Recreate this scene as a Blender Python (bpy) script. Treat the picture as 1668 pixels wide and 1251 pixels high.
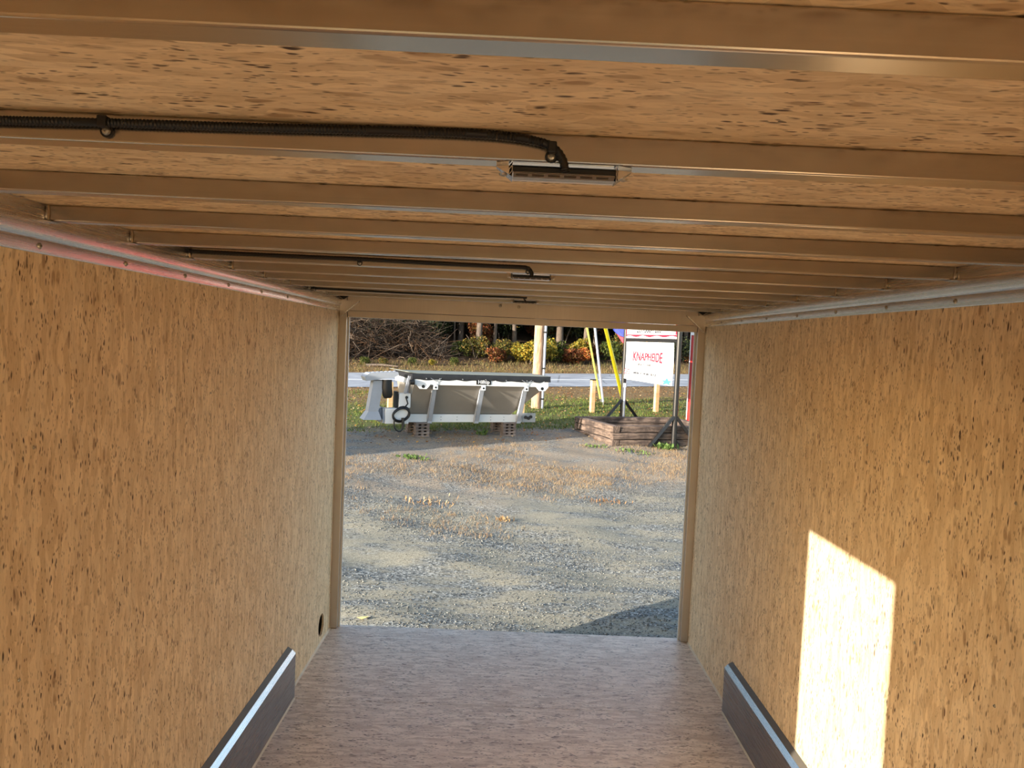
import bpy, bmesh, math, random
import numpy as np
from mathutils import Vector, Matrix, Euler

for o in list(bpy.data.objects):
    bpy.data.objects.remove(o)
scene = bpy.context.scene
COL = scene.collection
rnd = random.Random(7)
nr = np.random.default_rng(11)

# ------------------------------------------------------------------ camera
FPX = 1250.0
ROLL, PITCH, YAW = 0.04382, -0.05401, 0.00972
CAM = Vector((1.10221, 0.0, 1.96668))
W, D = 2.41, 5.10                      # inside width, distance to the rear opening
HR, ZB, ZC = 2.1277, 2.2057, 2.2441    # top of wall sheets, underside of beams, ceiling sheet
SP, D0 = 0.406, 0.622                  # beam spacing, first beam
YF = -3.00                             # front end of the trailer (left open, unseen behind the camera, to let daylight in)
_cy, _sy, _cp, _sp = math.cos(YAW), math.sin(YAW), math.cos(PITCH), math.sin(PITCH)
_f = Vector((_sy * _cp, _cy * _cp, _sp)); _r0 = Vector((_cy, -_sy, 0)); _u0 = _r0.cross(_f)
_r = math.cos(ROLL) * _r0 + math.sin(ROLL) * _u0
_u = -math.sin(ROLL) * _r0 + math.cos(ROLL) * _u0
cam_d = bpy.data.cameras.new('camera'); cam = bpy.data.objects.new('camera', cam_d); COL.objects.link(cam)
M4 = Matrix((( _r.x, _u.x, -_f.x, CAM.x), (_r.y, _u.y, -_f.y, CAM.y), (_r.z, _u.z, -_f.z, CAM.z), (0, 0, 0, 1)))
cam.matrix_world = M4
cam_d.sensor_width = 36; cam_d.lens = FPX / 1668 * 36; cam_d.clip_start = 0.02; cam_d.clip_end = 500
scene.camera = cam

def ray(px, py): return _r * ((px - 834) / FPX) + _u * ((625.5 - py) / FPX) + _f
def ony(px, py, y): d = ray(px, py); return CAM + d * (y / d.y)
def onx(px, py, x): d = ray(px, py); return CAM + d * ((x - CAM.x) / d.x)
def onz(px, py, z): d = ray(px, py); return CAM + d * ((z - CAM.z) / d.z)

# ------------------------------------------------------------------ light
SUN_EL = math.radians(12.8)
SUN_H = Vector((0.8, 0.6))             # where the sunlight travels, seen from above
world = bpy.data.worlds.new('world'); scene.world = world; world.use_nodes = True
nt = world.node_tree; nt.nodes.clear()
sky = nt.nodes.new('ShaderNodeTexSky'); sky.sky_type = 'NISHITA'; sky.sun_disc = False
sky.sun_elevation = SUN_EL; sky.sun_rotation = math.atan2(-SUN_H.x, -SUN_H.y)
sky.air_density = 1.0; sky.dust_density = 1.0; sky.ozone_density = 1.0
bg = nt.nodes.new('ShaderNodeBackground'); bg.inputs[1].default_value = 0.25
wo = nt.nodes.new('ShaderNodeOutputWorld')
nt.links.new(sky.outputs[0], bg.inputs[0]); nt.links.new(bg.outputs[0], wo.inputs[0])
sun_d = bpy.data.lights.new('sun', 'SUN'); sun_d.energy = 7.0; sun_d.color = (1.0, 0.92, 0.79); sun_d.angle = math.radians(0.55)
sun = bpy.data.objects.new('sun', sun_d); COL.objects.link(sun)
sdir = Vector((SUN_H.x * math.cos(SUN_EL), SUN_H.y * math.cos(SUN_EL), -math.sin(SUN_EL)))
sun.rotation_euler = sdir.to_track_quat('-Z', 'Y').to_euler(); sun.location = (-20, -15, 12)
vs = scene.view_settings
vs.view_transform = 'Standard'; vs.look = 'None'; vs.gamma = 1.0; vs.use_curve_mapping = False
vs.exposure = 0.98
scene.cycles.max_bounces = 10; scene.cycles.diffuse_bounces = 6; scene.cycles.glossy_bounces = 4

# ------------------------------------------------------------------ materials
def srgb(r, g, b):
    f = lambda c: (c / 255 / 12.92) if c / 255 <= 0.04045 else ((c / 255 + 0.055) / 1.055) ** 2.4
    return (f(r), f(g), f(b), 1)
class NT:
    def __init__(s, name):
        s.m = bpy.data.materials.new(name); s.m.use_nodes = True; s.t = s.m.node_tree
        s.b = s.t.nodes['Principled BSDF']
    def n(s, typ, **kw):
        nd = s.t.nodes.new(typ)
        for k, v in kw.items():
            if k.startswith('i_'):
                key = k[2:]; key = int(key) if key.isdigit() else key.replace('_', ' ')
                nd.inputs[key].default_value = v
            else: setattr(nd, k, v)
        return nd
    def l(s, a, b): s.t.links.new(a, b)
    def pos(s): return s.n('ShaderNodeNewGeometry').outputs['Position']
    def mapping(s, vec, scale=(1, 1, 1), rot=(0, 0, 0), loc=(0, 0, 0)):
        m = s.n('ShaderNodeMapping'); s.l(vec, m.inputs[0])
        m.inputs['Location'].default_value = loc; m.inputs['Rotation'].default_value = rot; m.inputs['Scale'].default_value = scale
        return m.outputs[0]
    def noise(s, vec, scale, detail=3, rough=.55):
        n = s.n('ShaderNodeTexNoise'); s.l(vec, n.inputs['Vector'])
        n.inputs['Scale'].default_value = scale; n.inputs['Detail'].default_value = detail; n.inputs['Roughness'].default_value = rough
        return n
    def voro(s, vec, scale=1, rand=1.0, feature='F1'):
        n = s.n('ShaderNodeTexVoronoi', feature=feature); s.l(vec, n.inputs['Vector'])
        n.inputs['Scale'].default_value = scale; n.inputs['Randomness'].default_value = rand
        return n
    def ramp(s, fac, stops, interp='LINEAR'):
        r = s.n('ShaderNodeValToRGB'); s.l(fac, r.inputs[0]); cr = r.color_ramp; cr.interpolation = interp
        while len(cr.elements) < len(stops): cr.elements.new(0.5)
        for e, (p, c) in zip(cr.elements, stops):
            e.position = p; e.color = c if hasattr(c, '__len__') else (c, c, c, 1)
        return r.outputs[0]
    def mix(s, fac, a, b, typ='MIX'):
        m = s.n('ShaderNodeMixRGB', blend_type=typ)
        for i, v in ((0, fac), (1, a), (2, b)):
            if hasattr(v, 'is_linked') or hasattr(v, 'links'): s.l(v, m.inputs[i])
            else: m.inputs[i].default_value = v
        return m.outputs[0]
    def math(s, op, a, b=0.0):
        m = s.n('ShaderNodeMath', operation=op)
        for i, v in ((0, a), (1, b)):
            if hasattr(v, 'links'): s.l(v, m.inputs[i])
            else: m.inputs[i].default_value = v
        return m.outputs[0]
    def bump(s, h, strength=.3, dist=.01):
        b = s.n('ShaderNodeBump'); b.inputs['Strength'].default_value = strength; b.inputs['Distance'].default_value = dist
        s.l(h, b.inputs['Height']); s.l(b.outputs[0], s.b.inputs['Normal'])
    def done(s, col=None, rough=.6, metal=0.0, spec=None):
        if col is not None:
            if hasattr(col, 'links'): s.l(col, s.b.inputs['Base Color'])
            else: s.b.inputs['Base Color'].default_value = col
        if hasattr(rough, 'links'): s.l(rough, s.b.inputs['Roughness'])
        else: s.b.inputs['Roughness'].default_value = rough
        s.b.inputs['Metallic'].default_value = metal
        if spec is not None: s.b.inputs['Specular IOR Level'].default_value = spec
        return s.m

def flat(name, col, rough=.6, metal=0., var=.12, nscale=6., bump=0., spec=None):
    t = NT(name); p = t.pos(); n = t.noise(p, nscale, 5, .6)
    c = t.mix(t.ramp(n.outputs[0], [(.3, 0.), (.7, 1.)]), tuple(v * (1 - var) for v in col[:3]) + (1,), tuple(min(1, v * (1 + var)) for v in col[:3]) + (1,))
    if bump: t.bump(t.noise(p, nscale * 12, 3).outputs[0], bump, .004)
    return t.done(c, rough, metal, spec)

def osb(name, al, rotax, c_light, c_mid, c_dark, c_fleck, rough, seed, big=1.0):
    """oriented strand board; al = world axis the strands follow"""
    t = NT(name); p0 = t.pos()
    wob = t.noise(p0, 9.0, 2)
    add = t.n('ShaderNodeVectorMath', operation='MULTIPLY_ADD'); t.l(wob.outputs['Color'], add.inputs[0])
    add.inputs[1].default_value = (.03, .03, .03); t.l(p0, add.inputs[2]); p = add.outputs[0]
    def rot(a): return tuple(a if i == rotax else 0 for i in range(3))
    cells = lambda k, ang, lo: t.voro(t.mapping(p, tuple(k[0] if i == al else k[1] for i in range(3)), rot(ang), lo), 1.0)
    def rand(v, ch):
        q = t.n('ShaderNodeSeparateColor'); t.l(v.outputs['Color'], q.inputs[0]); return q.outputs[ch]
    v1 = cells((11, 55), .10, (seed, seed, seed)); r1 = rand(v1, 0)
    base = t.ramp(r1, [(.0, c_mid), (.30, c_light), (.70, tuple(x * 1.15 for x in c_light[:3]) + (1,)), (1.0, c_mid)])
    v2 = cells((17, 85), -.25, (seed + 3, 1, 2))
    base = t.mix(t.ramp(rand(v2, 0), [(.70, 0.), (.95, .8)]), base, c_mid)
    base = t.mix(t.ramp(t.noise(p0, 5.0, 3).outputs[0], [(.42, 0.), (.68, .35)]), base, c_mid)
    fs = t.noise(t.mapping(p, tuple(34 if i == al else 190 for i in range(3)), rot(.12), (9, seed, 3)), 1.0, 4, .6)
    base = t.mix(t.ramp(fs.outputs[0], [(.52, 0.), (.72, .45)]), base, c_dark)
    # bark slivers and dark strand ends, three sizes
    cl = t.ramp(t.noise(p0, 11.0, 2).outputs[0], [(.36, .35), (.56, 1.)])
    for k, ang, lo, ch, pr, nr_, amt in (((22, 78), .34, (seed * 2, 7, 5), 1, .90, (.20, .36), 1.0), ((38, 120), -.42, (seed, 2, 8), 2, .78, (.22, .40), 1.0), ((70, 190), .6, (2, seed, 4), 0, .76, (.24, .42), .8), ((18, 50), -.15, (seed, 5, 1), 2, .86, (.28, .45), .7)):
        v = cells(k, ang, lo)
        f = t.math('MULTIPLY', t.ramp(v.outputs['Distance'], [(nr_[0], amt), (nr_[1], 0.)]), t.ramp(rand(v, ch), [(pr, 0.), (pr + .04, 1.)]))
        base = t.mix(t.math('MULTIPLY', f, cl), base, c_fleck if k[0] > 18 else c_dark)
    t.bump(t.math('ADD', fs.outputs[0], r1), .10, .002)
    return t.done(base, rough)

LT, MD, DK, FL = srgb(226, 205, 170), srgb(211, 185, 146), srgb(148, 114, 80), srgb(70, 45, 26)
M_OSBW = osb('strand_board_wall', 2, 0, LT, MD, DK, FL, .62, 1.3)
M_OSBC = osb('strand_board_ceiling', 0, 2, LT, MD, DK, FL, .62, 4.1)
M_OSBF = osb('strand_board_floor', 0, 2, srgb(224, 210, 195), srgb(200, 181, 164), srgb(132, 110, 94), srgb(62, 48, 40), .40, 2.2)

def brushed(name, col, rough, axis, rv=.12):
    t = NT(name); p = t.pos()
    sc = [60, 60, 60]; sc[axis] = .7
    n = t.noise(t.mapping(p, tuple(sc)), 3.0, 3, .6)
    b = t.noise(p, 3.0, 3, .6)
    c = t.mix(t.ramp(b.outputs[0], [(.3, 0.), (.75, 1.)]), tuple(v * .82 for v in col[:3]) + (1,), col)
    c = t.mix(t.ramp(n.outputs[0], [(.35, 0.), (.7, .25)]), c, tuple(v * .75 for v in col[:3]) + (1,))
    r = t.math('ADD', t.math('MULTIPLY', n.outputs[0], rv), rough - rv / 2)
    return t.done(c, r, 1.0)
M_BEAM = brushed('mill_aluminium_beam', srgb(196, 186, 174), .24, 0, .08)
M_RAIL = brushed('brushed_aluminium_rail', srgb(222, 218, 214), .27, 1, .08)
M_POST = brushed('aluminium_post', srgb(205, 192, 178), .42, 2)
M_PLATE = brushed('steel_kick_plate', srgb(158, 150, 144), .28, 1)
M_DULL = flat('dull_grey_metal', srgb(104, 98, 88), .6, .4, .1, 14)
M_SKIN = flat('white_trailer_skin', srgb(214, 212, 206), .35, 0, .05)
M_SCREW = flat('zinc_screw', srgb(170, 164, 152), .35, .9, .1, 40)
M_BLACK = flat('black_rubber', srgb(10, 9, 9), .55, 0, .25, 30)
M_LOOM = flat('black_loom_plastic', srgb(8, 7, 7), .5, 0, .2, 30)
M_CAULK = flat('pale_sealant', srgb(205, 190, 165), .6, 0, .1, 20)
M_HOLESHADE = flat('hole_shade', srgb(16, 13, 11), .9, 0, .1)  # near-black colour standing for the shade inside the wall hole
def clear(name):
    t = NT(name); b = t.b
    b.inputs['Base Color'].default_value = (.93, .90, .87, 1); b.inputs['Roughness'].default_value = .12
    b.inputs['Transmission Weight'].default_value = 1.0; b.inputs['IOR'].default_value = 1.35
    return t.m
M_CLEAR = clear('clear_polycarbonate')
M_LED = flat('led_board', srgb(150, 138, 122), .4, 0, .1, 60)
M_LEDCHIP = flat('led_chip', srgb(62, 50, 44), .4, 0, .1, 60)

def attr_mat(name, rough=.75, trans=0.0, mul=1.0):
    t = NT(name); a = t.n('ShaderNodeAttribute', attribute_name='Col')
    c = a.outputs['Color']
    if mul != 1.0: c = t.mix(1.0, c, (mul, mul, mul, 1), 'MULTIPLY')
    t.done(c, rough, 0, .25)
    if trans:
        tr = t.n('ShaderNodeBsdfTranslucent'); t.l(c, tr.inputs[0])
        ms = t.n('ShaderNodeMixShader'); ms.inputs[0].default_value = trans
        out = t.t.nodes['Material Output']
        t.l(t.b.outputs[0], ms.inputs[1]); t.l(tr.outputs[0], ms.inputs[2]); t.l(ms.outputs[0], out.inputs[0])
    return t.m
M_LEAF = attr_mat('foliage', .7, .25, .66)
M_GRASS = attr_mat('grass_blades', .75, .2, .68)
M_LITTER = attr_mat('fallen_leaves', .8, 0, .72)
M_STONE = attr_mat('gravel_stones', .85, 0, .72)
M_TWIG = attr_mat('bare_twigs', .85, 0, .45)
def bark(name, c1, c2):
    t = NT(name); p = t.pos(); n = t.noise(t.mapping(p, (14, 14, 2.2)), 2.0, 5, .65)
    c = t.mix(t.ramp(n.outputs[0], [(.35, 0.), (.65, 1.)]), c1, c2); t.bump(n.outputs[0], .6, .02)
    return t.done(c, .9)
M_BARK = bark('tree_bark', srgb(58, 48, 42), srgb(112, 98, 86))
M_POLE = bark('weathered_pole_wood', srgb(140, 108, 82), srgb(196, 164, 134))
def timber(name, c1, c2, c3, sc=(3, 3, 14)):
    t = NT(name); o = t.n('ShaderNodeTexCoord').outputs['Object']
    n = t.noise(t.mapping(o, (1.2, 16, 16)), 2.0, 5, .7); b = t.noise(o, 3.0, 4, .6)
    c = t.mix(t.ramp(n.outputs[0], [(.36, 0.), (.62, 1.)]), c1, c2)
    c = t.mix(t.ramp(b.outputs[0], [(.40, .75), (.60, 0.)]), c, c3); t.bump(n.outputs[0], .6, .012)
    return t.done(c, .88)
M_TIMBER = timber('old_railway_timber', srgb(58, 44, 38), srgb(132, 112, 98), srgb(40, 31, 28))
M_NEWPOST = timber('fresh_post_wood', srgb(206, 170, 122), srgb(226, 194, 150), srgb(190, 150, 102))
M_PALLET = timber('grey_pallet_wood', srgb(104, 92, 86), srgb(140, 126, 118), srgb(78, 68, 64))
M_GALV = flat('galvanised_steel', srgb(150, 152, 156), .45, .55, .1, 8)
M_HOPPER = flat('stainless_hopper', srgb(158, 150, 140), .46, .45, .05, 2)
M_WHITEP = flat('white_powder_coat', srgb(206, 207, 208), .4, 0, .03)
M_GREYSHADE = flat('grey_and_shaded_coat', srgb(146, 150, 158), .45, 0, .06)  # grey coat; on ribs, hood and chute it stands for white in shade
M_TARP = flat('black_tarp', srgb(28, 28, 32), .5, 0, .3, 9)
M_TARPTOP = flat('tarp_top', srgb(120, 122, 112), .55, 0, .1, 5)
M_BLKSTEEL = flat('black_painted_steel', srgb(30, 29, 30), .35, 0, .2, 9)
M_SIGNW = flat('white_sign_face', srgb(222, 222, 224), .5, 0, .015)
M_VINYL = flat('white_vinyl', srgb(222, 222, 224), .5, 0, .015)
M_REDINK = flat('red_ink', srgb(186, 28, 50), .5, 0, .04)
M_INK = flat('grey_ink', srgb(66, 66, 72), .5, 0, .04)
M_PALEINK = flat('pale_grey_ink', srgb(84, 82, 84), .5, 0, .04)
M_CYAN = flat('light_blue_ink', srgb(62, 138, 172), .5, 0, .04)
M_YELLOW = flat('yellow_guard', srgb(240, 226, 40), .4, 0, .04)
M_YELLOW2 = flat('pale_yellow_guard', srgb(206, 204, 92), .45, 0, .06)
M_CONDUIT = flat('grey_conduit', srgb(176, 182, 194), .4, .2, .06)
M_RED = flat('red_paint', srgb(168, 26, 34), .4, 0, .05)
M_REDSUN = flat('sunlit_red_paint', srgb(214, 40, 34), .4, 0, .03)  # the red paint again, with sunlight put into the colour
M_BLUE = flat('blue_cloth', srgb(62, 74, 176), .8, 0, .12, 9)
M_REDCL = flat('red_cloth', srgb(216, 62, 76), .8, 0, .1, 9)

# ------------------------------------------------------------------ geometry helpers
class MB:
    def __init__(s): s.v = []; s.f = []
    def add(s, vs, fs):
        b = len(s.v); s.v.extend([tuple(v) for v in vs]); s.f.extend([tuple(i + b for i in f) for f in fs]); return s
    def box(s, a, b, bev=0.0):
        (x0, y0, z0), (x1, y1, z1) = a, b
        x0, x1 = min(x0, x1), max(x0, x1); y0, y1 = min(y0, y1), max(y0, y1); z0, z1 = min(z0, z1), max(z0, z1)
        if bev <= 0:
            return s.add([(x0, y0, z0), (x1, y0, z0), (x1, y1, z0), (x0, y1, z0), (x0, y0, z1), (x1, y0, z1), (x1, y1, z1), (x0, y1, z1)],
                         [(0, 3, 2, 1), (4, 5, 6, 7), (0, 1, 5, 4), (1, 2, 6, 5), (2, 3, 7, 6), (3, 0, 4, 7)])
        bm = bmesh.new(); bmesh.ops.create_cube(bm, size=1)
        for v in bm.verts: v.co = Vector(((x0 + x1) / 2 + v.co.x * (x1 - x0), (y0 + y1) / 2 + v.co.y * (y1 - y0), (z0 + z1) / 2 + v.co.z * (z1 - z0)))
        bmesh.ops.bevel(bm, geom=bm.edges[:], offset=bev, segments=2, affect='EDGES', profile=.5)
        return s.bm(bm)
    def bm(s, bm):
        bm.verts.index_update(); s.add([v.co for v in bm.verts], [[v.index for v in f.verts] for f in bm.faces]); bm.free(); return s
    def prism(s, poly, axis, a, b, M=None):
        """2-D outline extruded along axis 0/1/2 from a to b (poly in the two other axes, in order)"""
        n = len(poly); vs = []
        for t in (a, b):
            for p in poly:
                c = list(p); c.insert(axis, t); vs.append(Vector(c) if M is None else M @ Vector(c))
        fs = [tuple(range(n))[::-1], tuple(range(n, 2 * n))] + [(i, (i + 1) % n, n + (i + 1) % n, n + i) for i in range(n)]
        return s.add(vs, fs)
    def tube(s, pts, r, n=8, cap=True):
        pts = [Vector(p) for p in pts]; m = len(pts)
        rs = r if hasattr(r, '__len__') else [r] * m
        tan = [(pts[min(i + 1, m - 1)] - pts[max(i - 1, 0)]).normalized() for i in range(m)]
        ref = Vector((0, 0, 1)) if abs(tan[0].z) < .9 else Vector((1, 0, 0))
        a = tan[0].cross(ref).normalized(); vs = []
        for i in range(m):
            a = (a - tan[i] * a.dot(tan[i])).normalized(); b = tan[i].cross(a)
            for k in range(n):
                w = 2 * math.pi * k / n; vs.append(pts[i] + (a * math.cos(w) + b * math.sin(w)) * rs[i])
        fs = [(i * n + k, i * n + (k + 1) % n, (i + 1) * n + (k + 1) % n, (i + 1) * n + k) for i in range(m - 1) for k in range(n)]
        if cap: fs += [tuple(range(n))[::-1], tuple(range((m - 1) * n, m * n))]
        return s.add(vs, fs)
    def bar(s, p, q, w, h, up=(0, 0, 1)):
        """rectangular bar from p to q"""
        p, q = Vector(p), Vector(q); t = (q - p).normalized(); u = Vector(up); a = t.cross(u).normalized(); b = a.cross(t)
        vs = [c + a * (i * w / 2) + b * (j * h / 2) for c in (p, q) for i, j in ((-1, -1), (1, -1), (1, 1), (-1, 1))]
        return s.add(vs, [(3, 2, 1, 0), (4, 5, 6, 7), (0, 1, 5, 4), (1, 2, 6, 5), (2, 3, 7, 6), (3, 0, 4, 7)])
    def build(s, name, mat, parent=None, smooth=False, origin=None):
        me = bpy.data.meshes.new(name)
        o3 = Vector(origin) if origin is not None else None
        me.from_pydata([tuple(Vector(v) - o3) for v in s.v] if o3 else s.v, [], s.f)
        bm = bmesh.new(); bm.from_mesh(me); bmesh.ops.recalc_face_normals(bm, faces=bm.faces[:]); bm.to_mesh(me); bm.free()
        if smooth:
            me.polygons.foreach_set('use_smooth', [True] * len(me.polygons))
            try: me.set_sharp_from_angle(angle=math.radians(40))
            except Exception: pass
        me.materials.append(mat)
        return link(name, me, parent, o3)
def link(name, me, parent=None, loc=None):
    o = bpy.data.objects.new(name, me); COL.objects.link(o)
    if parent is not None: o.parent = parent
    if loc is not None: o.location = loc
    return o
def tag(o, label=None, cat=None, group=None, kind=None):
    if label: o['label'] = label
    if cat: o['category'] = cat
    if group: o['group'] = group
    if kind: o['kind'] = kind
    return o
def empty(name, loc, rz=0.0, label=None, cat=None, group=None):
    o = bpy.data.objects.new(name, None); COL.objects.link(o); o.location = loc; o.rotation_euler = (0, 0, rz); o.empty_display_size = .1
    return tag(o, label, cat, group)
def copy_tree(o, parent=None):
    c = o.copy(); COL.objects.link(c); c.parent = parent
    for ch in list(o.children): copy_tree(ch, c)
    return c
def screw_mesh():
    m = MB(); pr = [(0.0, .0030), (.0026, .0029), (.0030, .0016), (.0016, .0036), (.0048, .0024), (.0062, 0.0)]
    n = 10; vs = []; fs = []
    prof = [(.0018, .0014), (.0022, .0034), (.0048, .0026), (.0064, 0.0)]
    for r_, h in prof:
        for k in range(n): vs.append((r_ * math.cos(2 * math.pi * k / n), r_ * math.sin(2 * math.pi * k / n), h))
    for i in range(len(prof) - 1):
        for k in range(n): fs.append((i * n + k, i * n + (k + 1) % n, (i + 1) * n + (k + 1) % n, (i + 1) * n + k))
    fs.append(tuple(range(n)))
    m.add(vs, fs); me = bpy.data.meshes.new('screw'); me.from_pydata(m.v, [], m.f); me.materials.append(M_SCREW)
    return me
SCREW = screw_mesh()
def screw(parent, loc, normal, scale=1.0, name='screw'):
    o = link(name, SCREW, parent, None)
    o.rotation_euler = Vector(normal).to_track_quat('Z', 'Y').to_euler(); o.scale = (scale,) * 3
    o.location = Vector(loc) - (parent.location if parent is not None else Vector())
    return o
def text_mesh(body, size, name='lettering', bold=.02):
    cu = bpy.data.curves.new('t', 'FONT'); cu.body = body; cu.size = size; cu.align_x = 'CENTER'; cu.align_y = 'CENTER'; cu.extrude = .002
    cu.offset = size * bold
    ob = bpy.data.objects.new('t', cu); COL.objects.link(ob)
    dg = bpy.context.evaluated_depsgraph_get(); me = bpy.data.meshes.new_from_object(ob.evaluated_get(dg))
    bpy.data.objects.remove(ob); bpy.data.curves.remove(cu); me.name = name
    return me

# ------------------------------------------------------------------ terrain
ANG = math.radians(22)
CA, SA = math.cos(ANG), math.sin(ANG)
_pv = [-30, 4.5, 7, 10, 15.1, 20, 25, 32, 33.5, 37, 45, 60, 90]
_pg = [-.48, -.48, -.45, -.32, -.03, .18, .367, .55, .60, 1.05, 3.0, 8.0, 16.0]
def vof(x, y): return -(x - CAM.x) * SA + y * CA
def uof(x, y): return (x - CAM.x) * CA + y * SA
def uv2xy(u, v): return (CAM.x + u * CA - v * SA, u * SA + v * CA)
def sstep(t): t = np.clip(t, 0, 1); return t * t * (3 - 2 * t)
def _lump(x, y):
    return (.022 * np.sin(x * 1.9 + 1.3 * np.sin(y * .9)) * np.sin(y * 2.3 + x * .6) + .016 * np.sin(x * 3.7 + y * 2.9 + 1) * np.sin(y * 4.1 - x * 1.3))
def gz(x, y, lump=True):
    x = np.asarray(x, float); y = np.asarray(y, float)
    v = vof(x, y); z = np.interp(v, _pv, _pg) + .022 * (x - CAM.x) * sstep((v - 11) / 12)
    if lump: z = z + _lump(x, y) * sstep((y - 5.0) / .8) * (1 - sstep((v - 13) / 3)) 
    return z
def G(x, y): return float(gz(x, y))
def onground(px, py, dz=0.0):
    """walk along the line of sight until it meets the terrain"""
    d = ray(px, py); t = 5.2
    while t < 120:
        p = CAM + d * (t / d.y)
        if p.z < G(p.x, p.y) + dz: return p
        t += .02
    return p
def at_v(px, v):
    """ground point straight under image column px at terrain distance v"""
    y = v
    for _ in range(30):
        p = ony(px, 690, y); y += (v - vof(p.x, p.y)) * .8
    p = ony(px, 690, y); return Vector((p.x, p.y, G(p.x, p.y)))

def axis(lo, hi, f0, f1, fine, coarse):
    a = [lo]
    while a[-1] < hi:
        t = a[-1]; a.append(t + (fine if f0 <= t <= f1 else coarse))
    return np.array(a)
xs = axis(-45, 50, -3.5, 6.5, .11, 1.5); ys = axis(-14, 85, 4.8, 20, .11, 1.2)
XX, YY = np.meshgrid(xs, ys); ZZ = gz(XX, YY)
nx, ny = len(xs), len(ys)
vv = np.stack([XX.ravel(), YY.ravel(), ZZ.ravel()], 1)
ii = (np.arange(ny - 1)[:, None] * nx + np.arange(nx - 1)[None, :]).ravel()
ff = np.stack([ii, ii + 1, ii + nx + 1, ii + nx], 1)
def np_mesh(name, v, f, mat, col=None, smooth=False):
    me = bpy.data.meshes.new(name); k = f.shape[1]
    me.vertices.add(len(v)); me.vertices.foreach_set('co', v.astype(np.float32).ravel())
    me.loops.add(f.size); me.loops.foreach_set('vertex_index', f.astype(np.int32).ravel())
    me.polygons.add(len(f)); me.polygons.foreach_set('loop_start', np.arange(0, f.size, k, dtype=np.int32))
    try: me.polygons.foreach_set('loop_total', np.full(len(f), k, dtype=np.int32))
    except Exception: pass
    if smooth: me.polygons.foreach_set('use_smooth', np.ones(len(f), bool))
    me.update(calc_edges=True)
    if col is not None:
        ca = me.color_attributes.new('Col', 'FLOAT_COLOR', 'POINT'); c4 = np.ones((len(v), 4), np.float32); c4[:, :3] = col
        ca.data.foreach_set('color', c4.ravel())
    me.materials.append(mat); me.validate(); return me

def ground_mat():
    t = NT('yard_ground'); p = t.pos()
    q = t.mapping(p, (1, 1, 1), (0, 0, -ANG))           # x' along the road, y' across it
    sx = t.n('ShaderNodeSeparateXYZ'); t.l(q, sx.inputs[0])
    big = t.noise(p, .55, 4, .6).outputs[0]; mid = t.noise(p, 2.2, 4, .6).outputs[0]; fine = t.noise(p, 26, 4, .7).outputs[0]
    off = CAM.x * SA   # y' = v - off
    d = t.math('ADD', sx.outputs[1], t.math('MULTIPLY', t.math('SUBTRACT', big, .5), 3.4))
    d = t.math('ADD', d, t.math('MULTIPLY', t.math('SUBTRACT', mid, .5), 1.2))
    vp = t.voro(p, 55.0); sc = t.n('ShaderNodeSeparateColor'); t.l(vp.outputs['Color'], sc.inputs[0])
    vp2 = t.voro(p, 110.0); sc2 = t.n('ShaderNodeSeparateColor'); t.l(vp2.outputs['Color'], sc2.inputs[0])
    peb = t.ramp(sc.outputs[0], [(0, srgb(72, 74, 74)), (.4, srgb(116, 118, 116)), (.8, srgb(156, 157, 152)), (1, srgb(206, 206, 198))])
    sand = t.ramp(sc2.outputs[0], [(0, srgb(136, 130, 112)), (.5, srgb(164, 157, 138)), (1, srgb(190, 183, 164))])
    strk = t.noise(t.mapping(p, (1, 2.3, 1), (0, 0, .25)), 1.5, 4, .65).outputs[0]
    grav = t.mix(t.ramp(strk, [(.44, 0.), (.60, 1.)]), sand, peb)
    # dry grass belt, lawn, leafy verge
    dry = t.ramp(fine, [(.3, srgb(138, 124, 108)), (.55, srgb(172, 156, 136)), (.75, srgb(196, 178, 152))])
    dryp = t.mix(t.ramp(mid, [(.42, 0.), (.62, .8)]), dry, peb)
    lawn = t.ramp(fine, [(.3, srgb(70, 78, 36)), (.5, srgb(104, 112, 58)), (.72, srgb(150, 132, 92))])
    verge = t.ramp(fine, [(.3, srgb(108, 86, 58)), (.55, srgb(150, 122, 84)), (.75, srgb(176, 150, 112))])
    wood = t.ramp(fine, [(.3, srgb(44, 34, 26)), (.55, srgb(84, 64, 46)), (.75, srgb(122, 94, 66))])
    def gate(a, b):
        m = t.n('ShaderNodeMapRange', interpolation_type='SMOOTHSTEP'); t.l(d, m.inputs[0])
        m.inputs[1].default_value = a - off; m.inputs[2].default_value = b - off; return m.outputs[0]
    c = t.mix(gate(9.4, 11.0), grav, dryp); c = t.mix(gate(15.6, 17.0), c, lawn); c = t.mix(gate(19.5, 22.0), c, verge)
    c = t.mix(gate(33.8, 36.5), c, wood)
    h = t.math('ADD', t.math('MULTIPLY', sc2.outputs[1], .8), t.math('MULTIPLY', sc.outputs[1], .6)); t.bump(h, .5, .012)
    c = t.mix(1.0, c, (.66, .66, .66, 1), 'MULTIPLY')
    return t.done(c, .9, 0, .2)
ground = link('ground', np_mesh('ground', vv, ff, ground_mat(), smooth=True))
tag(ground, 'grey gravel yard rising to a lawn and a wooded bank', kind='structure')

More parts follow.
